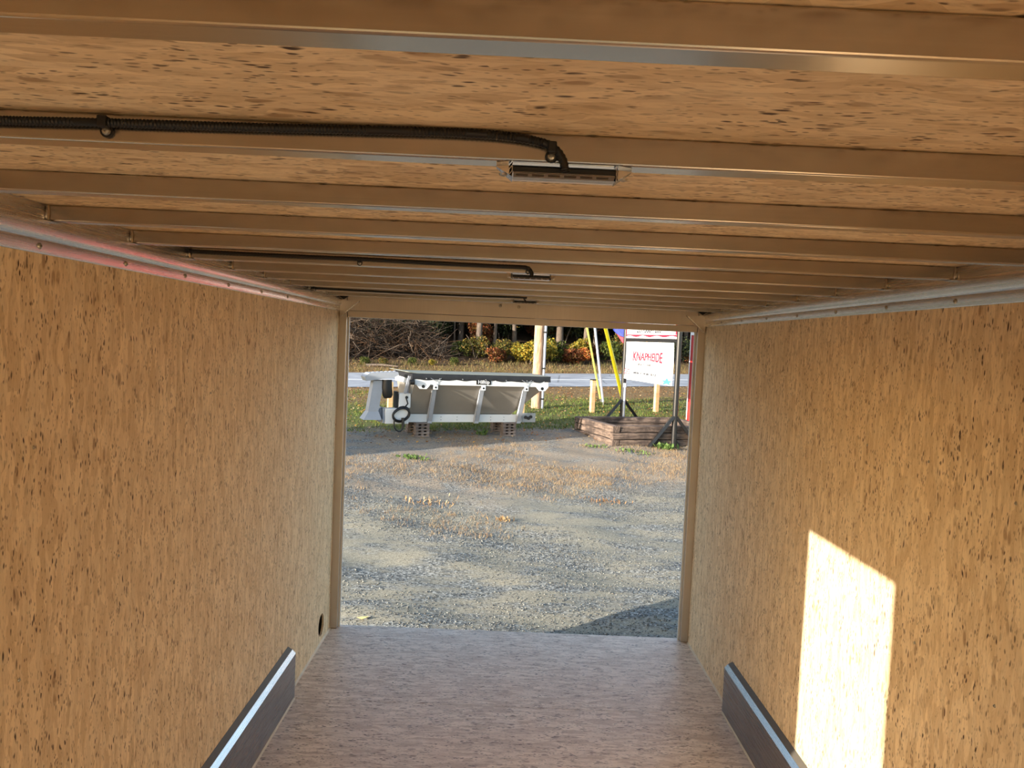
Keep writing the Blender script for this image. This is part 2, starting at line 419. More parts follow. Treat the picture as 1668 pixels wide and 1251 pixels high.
# road: a strip that follows the terrain
def strip(name, v0, v1, u0, u1, dz, mat, nu=90, nv=6):
    uu, vv_ = np.meshgrid(np.linspace(u0, u1, nu), np.linspace(v0, v1, nv))
    X, Y = uv2xy(uu, vv_); Z = gz(X, Y) + dz
    v = np.stack([X.ravel(), Y.ravel(), Z.ravel()], 1); k = (np.arange(nv - 1)[:, None] * nu + np.arange(nu - 1)[None, :]).ravel()
    f = np.stack([k, k + 1, k + nu + 1, k + nu], 1)
    return link(name, np_mesh(name, v, f, mat, smooth=True))
def asphalt():
    t = NT('asphalt'); p = t.pos(); n = t.noise(p, 1.2, 5, .6).outputs[0]
    c = t.mix(t.ramp(n, [(.35, 0.), (.65, 1.)]), srgb(126, 130, 138), srgb(156, 160, 168))
    cr = t.voro(p, .35, 1.0, 'DISTANCE_TO_EDGE').outputs['Distance']
    c = t.mix(t.ramp(cr, [(.004, .7), (.012, 0.)]), c, srgb(90, 92, 98))
    return t.done(c, .8)
road = strip('road', 25.2, 32.0, -35, 45, .02, asphalt()); tag(road, 'grey asphalt road crossing beyond the yard', kind='structure')
ln = strip('painted_line', 28.2, 28.42, -35, 45, .026, flat('road_paint', srgb(235, 235, 235), .6, 0, .05), nv=2); ln.parent = road

# ------------------------------------------------------------------ trailer shell
T = .012
def hole_panel(o, x0, x1, y0, y1, z0, z1, cy, cz, r):
    n = 40; m = MB(); vs = []
    for x in (x0, x1):
        for k in range(n):
            a = 2 * math.pi * k / n; c, s_ = math.cos(a), math.sin(a); vs.append((x, cy + r * c, cz + r * s_))
        for k in range(n):
            a = 2 * math.pi * k / n; c, s_ = math.cos(a), math.sin(a)
            tt = min(((y1 - cy) / c if c > 1e-9 else (y0 - cy) / c if c < -1e-9 else 9e9), ((z1 - cz) / s_ if s_ > 1e-9 else (z0 - cz) / s_ if s_ < -1e-9 else 9e9))
            vs.append((x, cy + tt * c, cz + tt * s_))
    fs = []
    for b in (0, 2 * n):
        for k in range(n): fs.append((b + k, b + (k + 1) % n, b + n + (k + 1) % n, b + n + k))
    for k in range(n):
        k2 = (k + 1) % n; fs.append((k, k2, 2 * n + k2, 2 * n + k)); fs.append((n + k, n + k2, 3 * n + k2, 3 * n + k))
    m.add(vs, fs)
    # the four rectangle corners
    ang = sorted([(math.atan2(zz - cz, yy - cy) % (2 * math.pi), yy, zz) for yy in (y0, y1) for zz in (z0, z1)])
    for a, yy, zz in ang:
        k = int(a / (2 * math.pi) * n); k2 = (k + 1) % n
        for b, x in ((0, x0), (2 * n, x1)):
            pa, pb = vs[b + n + k], vs[b + n + k2]
            m.add([pa, (x, yy, zz), pb], [(0, 1, 2)])
    return m
DY0, DY1, DH = .62, 1.37, 1.93     # side door opening behind the camera's left
HCY, HCZ, HRAD = 4.812, .116, .071
# left wall
m = MB(); XO = -.058
for a, b, z0, z1 in ((YF, DY0, -.10, 2.30), (DY1, D + .05, -.10, 2.30), (DY0, DY1, DH, 2.30), (DY0, DY1, -.10, -.014)):
    m.box((XO, a, z0), (XO + .006, b, z1))
for y in (YF + .02, -.6, DY0 - .03, DY1 + .03, 2.6, 3.4, 4.2):      # studs between skin and sheets
    m.box((XO + .006, y - .018, -.02), (-.0125, y + .018, 2.28))
wl = m.build('wall_left', M_SKIN); tag(wl, 'left trailer wall lined with strand board sheets', kind='structure')
G_ = .0011
def panel_part(parent, a, b, z0, z1, x0, x1, mat=None):
    return MB().box((x0, a + G_, z0), (x1, b - G_, z1), .0008).build('panel', mat or M_OSBW, parent)
for a, b in ((YF, -.45), (-.45, DY0), (DY1, 2.59), (2.59, 3.81)): panel_part(wl, a, b, .0, HR + .03, -T, 0)
panel_part(wl, DY0, DY1, DH, HR + .03, -T, 0)
hole_panel(None, -T, 0, 3.81 + G_, D - .002, 0, HR + .03, HCY, HCZ, HRAD).build('panel', M_OSBW, wl)
# near-black cup added behind the hole, the shade inside put into its colour
m = MB(); n = 32; vs = []
for x, r_ in ((-.0125, HRAD + .004), (-.05, HRAD + .004)):
    for k in range(n): vs.append((x, HCY + r_ * math.cos(2 * math.pi * k / n), HCZ + r_ * math.sin(2 * math.pi * k / n)))
m.add(vs, [(k, (k + 1) % n, n + (k + 1) % n, n + k) for k in range(n)] + [tuple(range(n, 2 * n))]); m.build('hole_shade_cup', M_HOLESHADE, wl)
dm = MB()
for a, b, z0, z1 in ((DY0 - .004, DY0, 0, DH), (DY1, DY1 + .004, 0, DH)): dm.box((XO, a, z0), (0.0, b, z1))
dm.build('door_jamb', M_POST, wl)
# right wall
m = MB(); m.box((W - XO - .006, YF, -.10), (W - XO, D + .05, 2.30))
for y in (YF + .02, -.6, .3, 1.5, 2.72, 3.94):
    m.box((W + .0125, y - .018, -.02), (W - XO - .006, y + .018, 2.28))
wr = m.build('wall_right', M_SKIN); tag(wr, 'right trailer wall lined with strand board sheets and crossed by sunlight', kind='structure')
for a, b in ((YF, -.94), (-.94, .28), (.28, 1.50), (1.50, 2.72), (2.72, 3.94), (3.94, D - .002)): panel_part(wr, a, b, 0, HR + .03, W, W + T)
# floor
m = MB().box((XO, YF, -.16), (W - XO, D + .06, -.0165)); fl = m.build('floor', M_GALV); tag(fl, 'worn strand board trailer floor', kind='structure')
for a, b in ((YF, -.83), (-.83, .39), (.39, 1.61), (1.61, 2.83), (2.83, 4.05), (4.05, D + .035)):
    MB().box((-.004 if a > 4 else -T * 0, a + G_, -.016), (W, b - G_, 0), .0008).build('panel', M_OSBF, fl)
for q in ((453, 1221), (610, 1228), (822, 1236), (825, 1168), (998, 1118), (1012, 1175), (1034, 1245), (640, 1112)):
    screw(fl, onz(*q, -.0008), (0, 0, 1), .9)
# ceiling
m = MB().box((XO, YF, ZC + .013), (W - XO, D + .05, ZC + .06)); ce = m.build('ceiling', M_SKIN); tag(ce, 'strand board ceiling carried on aluminium beams', kind='structure')
cuts = [YF] + [D0 + .019 + SP * k for k in (-4, -1, 2, 5, 8)] + [D + .03]
for a, b in zip(cuts[:-1], cuts[1:]):
    MB().box((0.0, a + G_, ZC), (W, b - G_, ZC + .012)).build('panel', M_OSBC, ce)
def tube_box(x0, x1):  # square tube with rounded corners, origin at front bottom
    m = MB(); r_ = .003; w, h = .038, ZC - ZB - .0005; poly = []
    for cx_, cz_, a0 in ((w - r_, h - r_, 0), (r_, h - r_, 90), (r_, r_, 180), (w - r_, r_, 270)):
        for k in range(4):
            a = math.radians(a0 + k * 30); poly.append((cx_ + r_ * math.cos(a), cz_ + r_ * math.sin(a)))
    return m.prism(poly, 0, x0, x1)
beam0 = None
wm = MB().tube([(0, 0, .002), (0, -.001, .012), (0.0012, -.0005, .024), (0, 0, ZC - ZB - .002)], [.004, .0058, .005, .0042], 7)
for k in range(-5, 11):
    y = D0 + SP * k
    if beam0 is None:
        beam0 = tube_box(.002, W - .002).build('beam', M_BEAM, ce); bo = beam0
        w0 = wm.build('weld_bead', M_BEAM, beam0, True); w0.location = (.007, -.001, 0)
    else:
        bo = link('beam', beam0.data, ce); w1 = link('weld_bead', w0.data, bo, (.007, -.001, 0))
    bo.location = (0, y, ZB); w2 = link('weld_bead', w0.data, bo, (W - .007, -.001, 0))
# side rails: flange on the sheet, ridge, rounded upper face, then the plate the beams are welded to
def rail(name, side, label, ysplit):
    poly = [(-.004, HR - .002), (.005, HR - .002), (.0065, HR + .001), (.0065, HR + .031), (.0105, HR + .035), (.0125, HR + .039), (.014, HR + .045), (.020, ZB - .0035), (.019, ZB - .001), (-.004, ZB - .001)]
    q = [(p[0] if side < 0 else W - p[0], p[1]) for p in poly]
    up = [(-.004, ZB - .001), (.0035, ZB - .001), (.0035, ZC - .0005), (-.004, ZC - .0005)]
    uq = [(p[0] if side < 0 else W - p[0], p[1]) for p in up]
    def seg(pl, y0, y1):
        m = MB(); n = len(pl); m.add([(p[0], y, p[1]) for y in (y0, y1) for p in pl], [tuple(range(n))[::-1], tuple(range(n, 2 * n))] + [(i, (i + 1) % n, n + (i + 1) % n, n + i) for i in range(n)]); return m
    base = seg(uq, YF, D - .04).build(name, M_RAIL); tag(base, label, kind='structure')
    seg(q, YF, ysplit).build('rail_length', M_RAIL, base, True); seg(q, ysplit + .0012, D - .04).build('rail_length', M_RAIL, base, True)
    return base
t1 = rail('trim_1', -1, 'left aluminium cove rail along the top of the wall', 4.16)
t2 = rail('trim_2', 1, 'right aluminium cove rail along the top of the wall', 4.75)
for k in range(2, 11):
    y = D0 + SP * k - .03
    screw(t1, (.0065, y, HR + .015), (1, 0, 0), 1.25); screw(t2, (W - .0065, y + .02, HR + .015), (-1, 0, 0), 1.25)
# sealant along the floor edges
for nm, x, sx in (('baseboard_left', 0, 1), ('baseboard_right', W, -1)):
    b = MB(); pl = [(x, .0), (x + sx * .009, .0), (x + sx * .004, .004), (x, .010)]
    b.add([(p[0], y, p[1]) for y in (4.06, D - .03) for p in pl], [(3, 2, 1, 0), (4, 5, 6, 7)] + [(i, (i + 1) % 4, 4 + (i + 1) % 4, 4 + i) for i in range(4)])
    tag(b.build(nm, M_CAULK), 'pale sealant bead along the %s floor edge' % nm[10:], kind='structure')
# rear posts and header
for nm, x, sx in (('trim_3', 0, 1), ('trim_4', W, -1)):
    a = MB().box((x - sx * .05, D - .038, 0.002), (x + sx * .048, D + .0, ZB + .02), .003)
    o = a.build(nm, M_POST, None); tag(o, 'aluminium post at the %s side of the rear opening' % ('left' if sx > 0 else 'right'), kind='structure')
    MB().box((x - sx * .05, D + .0005, 0.0), (x + sx * .060, D + .018, ZB + .02), .002).build('door_jamb', M_SKIN, o)
    # corner gusset with its folded bright edge
    g = MB(); pl = [(x + sx * .006, 2.195), (x + sx * .13, 2.195), (x + sx * .13, 2.188), (x + sx * .012, 2.085), (x + sx * .006, 2.085)]
    n = len(pl); g.add([(p[0], y, p[1]) for y in (D - .058, D - .0385) for p in pl], [tuple(range(n))[::-1], tuple(range(n, 2 * n))] + [(i, (i + 1) % n, n + (i + 1) % n, n + i) for i in range(n)])
    gu = g.build('gusset', M_POST, o)
    MB().bar((x + sx * .128, D - .061, 2.190), (x + sx * .012, D - .061, 2.087), .006, .006, (0, 1, 0)).build('folded_edge', M_RAIL, gu)
    MB().prism([(x + sx * (.03), 2.20), (x + sx * .062, 2.222), (x + sx * .0, 2.222)], 1, D - .066, D - .0585).build('rubber_plug', M_BLACK, o)
hd = MB().box((.05, D - .036, 2.131), (W - .05, D + .0, ZC), .002).build('trim_5', M_POST, None); tag(hd, 'aluminium header across the top of the rear opening', kind='structure')
MB().box((.05, D - .026, 2.087), (W - .05, D + .04, 2.1295), .002).build('lower_strip', M_POST, hd)
MB().box((.05, D + .0005, 2.132), (W - .05, D + .04, 2.24)).build('light_seal_strip', M_SKIN, hd)  # unseen strip added to stop daylight leaking through the header seam
for q in ((815, 498), (845, 500)): screw(hd, ony(*q, D - .036), (0, -1, 0), 1.7, 'bolt')
# a few screws in the wall sheets
for q in ((55, 729), (193, 905), (31, 1108), (343, 640)): screw(wl, onx(*q, 0.0005), (1, 0, 0), .75)
for q in ((1413, 725), (1513, 752), (1395, 974), (1620, 1150), (1655, 820), (1490, 1047)): screw(wr, onx(*q, W - .0005), (-1, 0, 0), .8)

# kick plates over the wheel boxes
def kick(x, sx, label, yend):
    e = empty('kick_plate', (x, yend, 0), 0, label, 'kick plate', 'metal kick plates at the wall feet')
    def pr(pl, y0, y1):
        n = len(pl); m = MB(); m.add([(sx * p[0], y, p[1]) for y in (y0, y1) for p in pl], [tuple(range(n))[::-1], tuple(range(n, 2 * n))] + [(i, (i + 1) % n, n + (i + 1) % n, n + i) for i in range(n)]); return m
    L = -(yend - .2)
    pr([(.0005, .004), (.042, .004), (.042, .244), (.0005, .244)], L, 0).build('face_panel', M_PLATE, e)
    pr([(.0005, .245), (.0425, .245), (.0425, .247), (.024, .267), (.0005, .267)], L, 0).build('top_flange', M_RAIL, e)
    pr([(.0005, .2675), (.0235, .2675), (.0225, .270), (.0005, .284)], L, -.004).build('top_return', M_DULL, e)
    pr([(.0425, .0005), (.049, .0005), (.049, .003), (.0425, .009)], L, -.012).build('bottom_lip', M_CAULK, e)
kick(0, 1, 'grey metal kick plate at the foot of the left wall', 4.055)
kick(W, -1, 'grey metal kick plate at the foot of the right wall, partly sunlit', 4.09)

# ------------------------------------------------------------------ ceiling lights and their wiring
def smooth_path(pts, n):
    pts = [Vector(p) for p in pts]; out = []
    for i in range(len(pts) - 1):
        p0, p1, p2, p3 = pts[max(i - 1, 0)], pts[i], pts[i + 1], pts[min(i + 2, len(pts) - 1)]
        m = max(2, int(n * (p2 - p1).length))
        for j in range(m):
            t = j / m; out.append(.5 * ((2 * p1) + (p2 - p0) * t + (2 * p0 - 5 * p1 + 4 * p2 - p3) * t * t + (3 * p1 - p0 - 3 * p2 + p3) * t ** 3))
    out.append(pts[-1]); return out
def loom(k, pxs, clips, label, r, dens, yoff=.009):
    yb = D0 + SP * k
    P = smooth_path([ony(a, b, yb - yoff) for a, b in pxs], dens)
    e = empty('wiring_loom', P[0], 0, label, 'cable', 'black wiring along the ceiling beams')
    rs = [r * (1.0 if i % 2 else .84) for i in range(len(P))]
    MB().tube(P, rs, 10).build('corrugated_sleeve', M_LOOM, None, True).parent = e
    e.children[-1].location = -Vector(P[0])
    for a, b in clips:
        c = ony(a, b, yb - .001); cm = MB()
        cm.tube([c + Vector((0, .0006, 0)), c + Vector((0, -.003, 0))], .0085, 12)
        o = cm.build('clip', M_BLACK, e); o.location = -Vector(P[0])
        bd = MB().box((c.x - .006, yb - .0185, c.z + .002), (c.x + .006, yb - .0005, c.z + .017), .002).build('clip_band', M_BLACK, o)
        s_ = link('screw', SCREW, o, c + Vector((0, -.003, 0))); s_.rotation_euler = (math.pi / 2, 0, 0); s_.scale = (.95,) * 3
    return e
loom(1, [(-120, 192), (0, 196), (173, 200), (400, 207), (600, 212), (760, 217), (840, 224), (885, 233), (906, 245), (917, 262), (921, 280)], [(175, 214), (898, 256)],
     'thick black corrugated cable on the nearest lit beam, at upper left', .0062, 420, .0075)
loom(5, [(300, 407), (312, 409), (450, 416), (590, 422), (700, 428), (800, 433), (850, 435), (861, 438), (866, 445), (866, 452)], [(308, 413), (586, 429), (860, 443)],
     'thin black cable on the middle lit beam, from left rail to lamp', .0075, 200, .009)
loom(9, [(506, 469), (600, 474), (720, 480), (848, 484.5), (853, 486), (856, 491)], [(512, 472)],
     'thin black cable on the farthest lit beam, close to the rear header', .006, 120, .008)

def make_light(px0, px1, k, pyc, label):
    """strip lamp hanging under a beam; local origin at its top centre"""
    y = D0 + SP * k; a = ony(px0, pyc[0], y); b = ony(px1, pyc[1], y)
    c = (a + b) / 2; L = (b - a).length
    e = empty('strip_lamp', (c.x, y + .006, ZB), 0, label, 'lamp', 'clear strip lamps under the ceiling beams')
    h = L / 2; hb = h * .76
    body = MB().box((-hb, -.006, -.0135), (hb, .02, -.006), .001).build('black_body', M_BLACK, e)
    fr = MB().box((-hb, -.010, -.006), (hb, .024, -.0008), .0008)
    fr.build('upper_frame', M_CLEAR, e)
    le = MB()
    le.prism([(-.010, -.014), (.026, -.014), (.020, -.0205), (-.006, -.0205)], 0, -hb, hb); le.build('lens', M_CLEAR, e)
    bd = MB().box((-hb * .98, -.007, -.0155), (hb * .98, .018, -.0142)).build('led_board', M_LED, e)
    n = 6
    chip = None
    for i in range(n):
        x0 = -hb * .93 + i * (2 * hb * .93 / n)
        MB().box((x0, -.0085, -.0188), (x0 + hb * .23, -.0066, -.0164)).build('led_chip', M_LEDCHIP, bd)
    for s_ in (-1, 1):
        t = MB(); x0, x1 = s_ * hb, s_ * h
        t.add([(x0, -.011, -.021), (x0, .026, -.021), (x0, .026, -.0005), (x0, -.011, -.0005), (x1, .002, -.006), (x1, .014, -.006), (x1, .014, -.0005), (x1, .002, -.0005)],
              [(0, 1, 2, 3), (4, 7, 6, 5), (0, 4, 5, 1), (1, 5, 6, 2), (2, 6, 7, 3), (3, 7, 4, 0)])
        en = t.build('mounting_ear', M_CLEAR, e)
        so = link('screw', SCREW, en, (s_ * (hb + (h - hb) * .55), .008, -.014)); so.rotation_euler = (math.pi, 0, 0)
    return e
make_light(808, 1030, 1, (276, 287), 'clear strip lamp with black bar under the nearest lit beam')
make_light(825, 905, 5, (450, 455), 'clear strip lamp under the middle lit beam')
make_light(832, 878, 9, (490, 492), 'small far strip lamp under the beam close to the header')

# ------------------------------------------------------------------ salt spreader on wooden cribs
RZ = ANG
RM = Matrix.Rotation(RZ, 3, 'Z')
P0 = onground(683, 711)
org = Vector((P0.x, P0.y, 0)) - RM @ Vector((.76, .40, 0))
zf = max(G(P0.x, P0.y), G(*(org + RM @ Vector((2.7, .4, 0))).xy))      # ground under the cribs
def loc2w(x, y): p = org + RM @ Vector((x, y, 0)); return p
sp = empty('salt_spreader', (org.x, org.y, zf), RZ, 'white and grey hopper salt spreader standing on wooden cribs beside the road', 'spreader')
ZL = .285
def part(mb, name, mat, parent=None, smooth=False): return mb.build(name, mat, parent or sp, smooth)
# chassis
m = MB()
for y in (.40, 1.02):
    m.box((.0, y - .02, ZL), (3.02, y + .02, ZL + .165), .006)
for x in (.02, .9, 1.9, 2.96): m.box((x, .42, ZL + .02), (x + .06, 1.0, ZL + .12))
fr = part(m, 'chassis', M_WHITEP)
for i, x in enumerate((1.2, 1.55, 2.0, 2.3, 2.6)):
    for z in (.05, .11): MB().tube([(x, .372, ZL + z), (x, .381, ZL + z)], .011, 8).build('bolt', M_GALV, fr)
# hopper: sloped sides, long sloped right end
X0, X1, XB0, XB1 = .50, 3.40, .52, 2.78
m = MB()
top = [(X0, .02, 1.09), (X1, .02, 1.09), (X1, 1.40, 1.09), (X0, 1.40, 1.09)]
bot = [(XB0, .44, ZL + .165), (XB1, .44, ZL + .165), (XB1, .98, ZL + .165), (XB0, .98, ZL + .165)]
m.add(top + bot, [(4, 5, 1, 0), (5, 6, 2, 1), (6, 7, 3, 2), (7, 4, 0, 3), (7, 6, 5, 4)]); hop = part(m, 'hopper', M_HOPPER)
sol = hop.modifiers.new('thickness', 'SOLIDIFY'); sol.thickness = .006
# white top rail all round
m = MB()
m.box((X0 - .03, -.02, 1.075), (X1 + .03, .02, 1.205), .006); m.box((X0 - .03, 1.40, 1.075), (X1 + .03, 1.44, 1.205), .006)
m.box((X1 - .0, .021, 1.075), (X1 + .03, 1.399, 1.205), .006); m.box((X0 - .03, .021, 1.075), (X0, 1.399, 1.205), .006)
rl = part(m, 'top_rail', M_WHITEP)
# name plate
np_ = MB().box((1.80, -.030, 1.105), (2.12, -.0205, 1.205), .002).build('name_plate', M_BLACK, rl)
t_ = text_mesh('Hilltip', .104, 'lettering', .004); t_.materials.clear(); t_.materials.append(M_SIGNW)
t_.transform(Matrix.Translation((1.96, -.033, 1.155)) @ Matrix.Rotation(math.pi / 2, 4, 'X')); link('lettering', t_, np_).name = 'lettering'
# tarp: dark skirt and a low ridge top
m = MB(); n = 36
vs = []; fs = []
for i in range(n + 1):
    x = X0 - .05 + (X1 - X0 + .12) * i / n; w = .008 * math.sin(i * 1.9) + .006 * math.sin(i * 4.3)
    for y, z in ((-.028 + w, 1.178 + .010 * math.sin(i * 1.3)), (-.034 - w, 1.24), (-.022, 1.302)): vs.append((x, y, z))
    for y, z in ((1.432, 1.302), (1.452 + w, 1.25), (1.448, 1.20)): vs.append((x, y, z))
for i in range(n):
    for j in range(5): fs.append((i * 6 + j, (i + 1) * 6 + j, (i + 1) * 6 + j + 1, i * 6 + j + 1))
fs.append((0, 1, 2, 3, 4, 5)); fs.append(tuple(n * 6 + j for j in (5, 4, 3, 2, 1, 0)))
m.add(vs, fs); tp = part(m, 'tarp', M_TARP, None, True)
m = MB(); vs = []; fs = []
prof = [(-.02, 1.304), (.12, 1.308), (.45, 1.314), (.71, 1.316), (.97, 1.313), (1.30, 1.305), (1.44, 1.298)]
for i in range(n + 1):
    x = X0 - .16 + (X1 - X0 + .24) * i / n; tt = min(1, i / 3.0)
    for y, z in prof: vs.append((x, y, 1.304 + (z - 1.304) * tt + (0.0 if tt == 1 else .03 * (1 - tt))))
for i in range(n):
    for j in range(6): fs.append((i * 7 + j, (i + 1) * 7 + j, (i + 1) * 7 + j + 1, i * 7 + j + 1))
m.add(vs, fs); o = part(m, 'tarp_top', M_TARPTOP, tp, True); so = o.modifiers.new('t', 'SOLIDIFY'); so.thickness = .012
for x in (1.02, 2.0, 2.92, .74, 1.5, 2.45):
    MB().tube([(x, -.046, 1.20), (x, -.030, 1.205)], .012, 8).build('eyelet', M_GALV, tp)
# ribs: inclined channels with a bolted lug, and the V-shaped tie of the tarp above each
for x in (.94, 1.96, 2.92):
    m = MB(); a = Vector((x, .01, 1.06)); b = Vector((x + .05, .355, ZL - .01))
    for dx in (-.041, .041):
        pl = [(.0, 1.07), (.05, 1.07), (.41, ZL + .02), (.335, ZL - .015), (.30, ZL + .03)]
        m.prism(pl, 0, x + dx - .004, x + dx + .004)
    m.add([(x - .045, .0, 1.07), (x + .045, .0, 1.07), (x + .045, .30, ZL + .03), (x - .045, .30, ZL + .03), (x - .045, .008, 1.07), (x + .045, .008, 1.07), (x + .045, .308, ZL + .03), (x - .045, .308, ZL + .03)],
          [(0, 1, 2, 3), (4, 7, 6, 5), (0, 4, 5, 1), (1, 5, 6, 2), (2, 6, 7, 3), (3, 7, 4, 0)])
    m.box((x - .045, .30, ZL - .016), (x + .045, .40, ZL + .03), .003)
    rb = part(m, 'rib', M_GREYSHADE)  # white ribs, their shade put into the grey colour
    lg = MB().box((x - .05, -.032, .985), (x + .05, -.0205, 1.10), .008).build('lug', M_WHITEP, rb)
    MB().tube([(x, -.030, 1.03), (x, -.036, 1.03)], .02, 12).build('bolt_hole', M_BLACK, lg)
    if x == 1.96: continue
    tm = MB()
    for dx in (-.11, .11): tm.tube([(x + dx, -.036, 1.215), (x, -.040, 1.155)], .006, 6)
    tm.tube([(x, -.040, 1.155), (x, -.040, 1.09)], .006, 6); part(tm, 'tarp_tie', M_GALV)
# lifting eyes
for x in (.68, 3.28):
    m = MB(); pl = [(x - .15, 1.10), (x + .15, 1.10), (x + .13, 1.06), (x + .07, .995), (x - .07, .995), (x - .13, 1.06)]
    m.prism(pl, 1, -.034, -.021); le = part(m, 'lifting_eye', M_WHITEP)
    MB().tube([(x, -.033, 1.045), (x, -.0375, 1.045)], .033, 14).build('eye_hole', M_BLACK, le)
# auger drive on the left: gearbox, control box, coiled lead
part(MB().box((-.02, .16, ZL - .01), (.46, .385, ZL + .30), .012), 'gearbox', M_WHITEP)
part(MB().box((-.06, .20, ZL), (-.021, 1.0, ZL + .30), .004), 'end_plate', M_GREYSHADE)
cb = part(MB().box((.26, .20, ZL + .305), (.50, .38, ZL + .60), .015), 'control_box', M_WHITEP)
part(MB().box((.19, .24, ZL + .305), (.255, .40, ZL + .63), .01), 'motor', M_BLACK)
MB().tube([(.41, .185, ZL + .52), (.41, .199, ZL + .52)], .03, 10).build('cable_gland', M_BLACK, cb)
m = MB(); pts = []
for i in range(140):
    a = 2 * math.pi * i / 34; r_ = .155 + .02 * math.sin(i * .37)
    pts.append((.29 + r_ * math.cos(a) * 1.05 + .01 * math.sin(i * .11), .12 + .018 * math.sin(i * .21), ZL + .205 + r_ * .85 * math.sin(a) - .0003 * i))
m.tube(pts, .016, 6)
m.tube([(.40, .18, ZL + .50), (.42, .12, ZL + .40), (.36, .10, ZL + .33)], .016, 6)
m.tube(smooth_path([(.16, .11, ZL + .12), (.15, .10, ZL - .02), (.20, .10, ZL - .13), (.29, .10, ZL - .15), (.33, .11, ZL - .06), (.33, .12, ZL + .1)], 30), .016, 6)
m.tube([(.32, .1, ZL + .12), (.335, .09, ZL - .06)], .03, 8)
part(m, 'coiled_lead', M_LOOM, None, True)
# sloped left hopper bracket struts
m = MB(); m.bar((.36, .16, ZL + .60), (.42, .06, 1.24), .05, .05, (0, 1, 0)); m.bar((.47, .5, ZL + .3), (.47, .3, 1.1), .05, .03, (0, 1, 0)); part(m, 'upright', M_GREYSHADE)
part(MB().tube([(.49, -.05, 1.13), (.40, -.05, 1.13)], .055, 12), 'tarp_motor', M_BLACK)
# spinner chute swung out at the left end: hood, leaning chute, flared foot, black tube
m = MB(); m.prism([(-.42, 1.12), (.12, 1.20), (.22, 1.25), (.20, 1.31), (-.36, 1.28), (-.46, 1.20)], 1, .12, .52)
hood = part(m, 'chute_hood', M_GREYSHADE)  # white hood darkened to grey in place of shade
for i in range(6): MB().tube([(-.32 + i * .085, .14, 1.285 + i * .006), (-.28 + i * .085, .14, 1.289 + i * .006)], .022, 8).build('hood_knuckle', M_GREYSHADE, hood)
m = MB()
def loft(r0, r1):
    m.add(r0 + r1, [(3, 2, 1, 0), (4, 5, 6, 7), (0, 1, 5, 4), (1, 2, 6, 5), (2, 3, 7, 6), (3, 0, 4, 7)])
loft([(-.36, .16, .52), (-.16, .16, .52), (-.16, .44, .52), (-.36, .44, .52)], [(-.27, .18, 1.13), (-.06, .18, 1.13), (-.06, .44, 1.13), (-.27, .44, 1.13)])
part(m, 'chute', M_GREYSHADE)  # white chute, shade painted in as grey
m = MB(); loft([(-.46, .10, .36), (-.10, .10, .36), (-.10, .5, .36), (-.46, .5, .36)], [(-.36, .15, .519), (-.155, .15, .519), (-.155, .45, .519), (-.36, .45, .519)])
part(m, 'chute_foot', M_GREYSHADE)
part(MB().tube([(-.0, .20, 1.15), (.0, .19, 1.0), (.02, .18, .84), (.025, .18, .79)], [.10, .105, .10, .07], 14), 'rubber_tube', M_BLACK, None, True)
m = MB(); loft([(-.12, .3, ZL + .02), (-.062, .3, ZL + .02), (-.062, .7, ZL + .02), (-.12, .7, ZL + .02)], [(-.20, .3, .50), (-.062, .3, ZL + .28), (-.062, .7, ZL + .28), (-.20, .7, .50)])
part(m, 'chute_bracket', M_GREYSHADE)
# chain tensioner plate at the right end
tn = part(MB().box((3.021, .37, ZL + .0), (3.34, .39, ZL + .20), .006), 'tension_plate', M_GALV)
for x, z in ((3.10, .11), (3.17, .09), (3.22, .12)): MB().tube([(x, .345, ZL + z), (x, .369, ZL + z)], .035, 10).build('tension_bolt', M_BLKSTEEL, tn)

# cribs: short pallet boards with block spacers, one pile under each end of each chassis beam
def crib(x, y, label):
    p = loc2w(x, y); gx = G(p.x, p.y); top = zf + ZL - .001
    e = empty('wood_crib', (p.x, p.y, gx), RZ, label, 'crib', 'wooden cribs carrying the spreader')
    H = top - gx; nl = 5; th = .030; gap = (H - nl * th) / (nl - 1)
    w = .15
    for i in range(nl):
        z = i * (th + gap); j = rnd.uniform(-.012, .012)
        o = MB().box((-w + j, -.10, z), (w + j, .10, z + th), .003).build('board', M_PALLET, e)
        if i < nl - 1:
            for bx in (-w + .035, 0, w - .035):
                MB().box((bx - .028, -.085, z + th), (bx + .028, .085, z + th + gap), .0).build('spacer_block', M_PALLET, e)
crib(.80, .40, 'front left stack of grey boards under the spreader')
crib(2.72, .40, 'front right stack of grey boards under the spreader')
crib(.80, 1.02, 'shaded rear stack of boards behind the front left one')
crib(2.72, 1.02, 'shaded rear stack of boards behind the front right one')

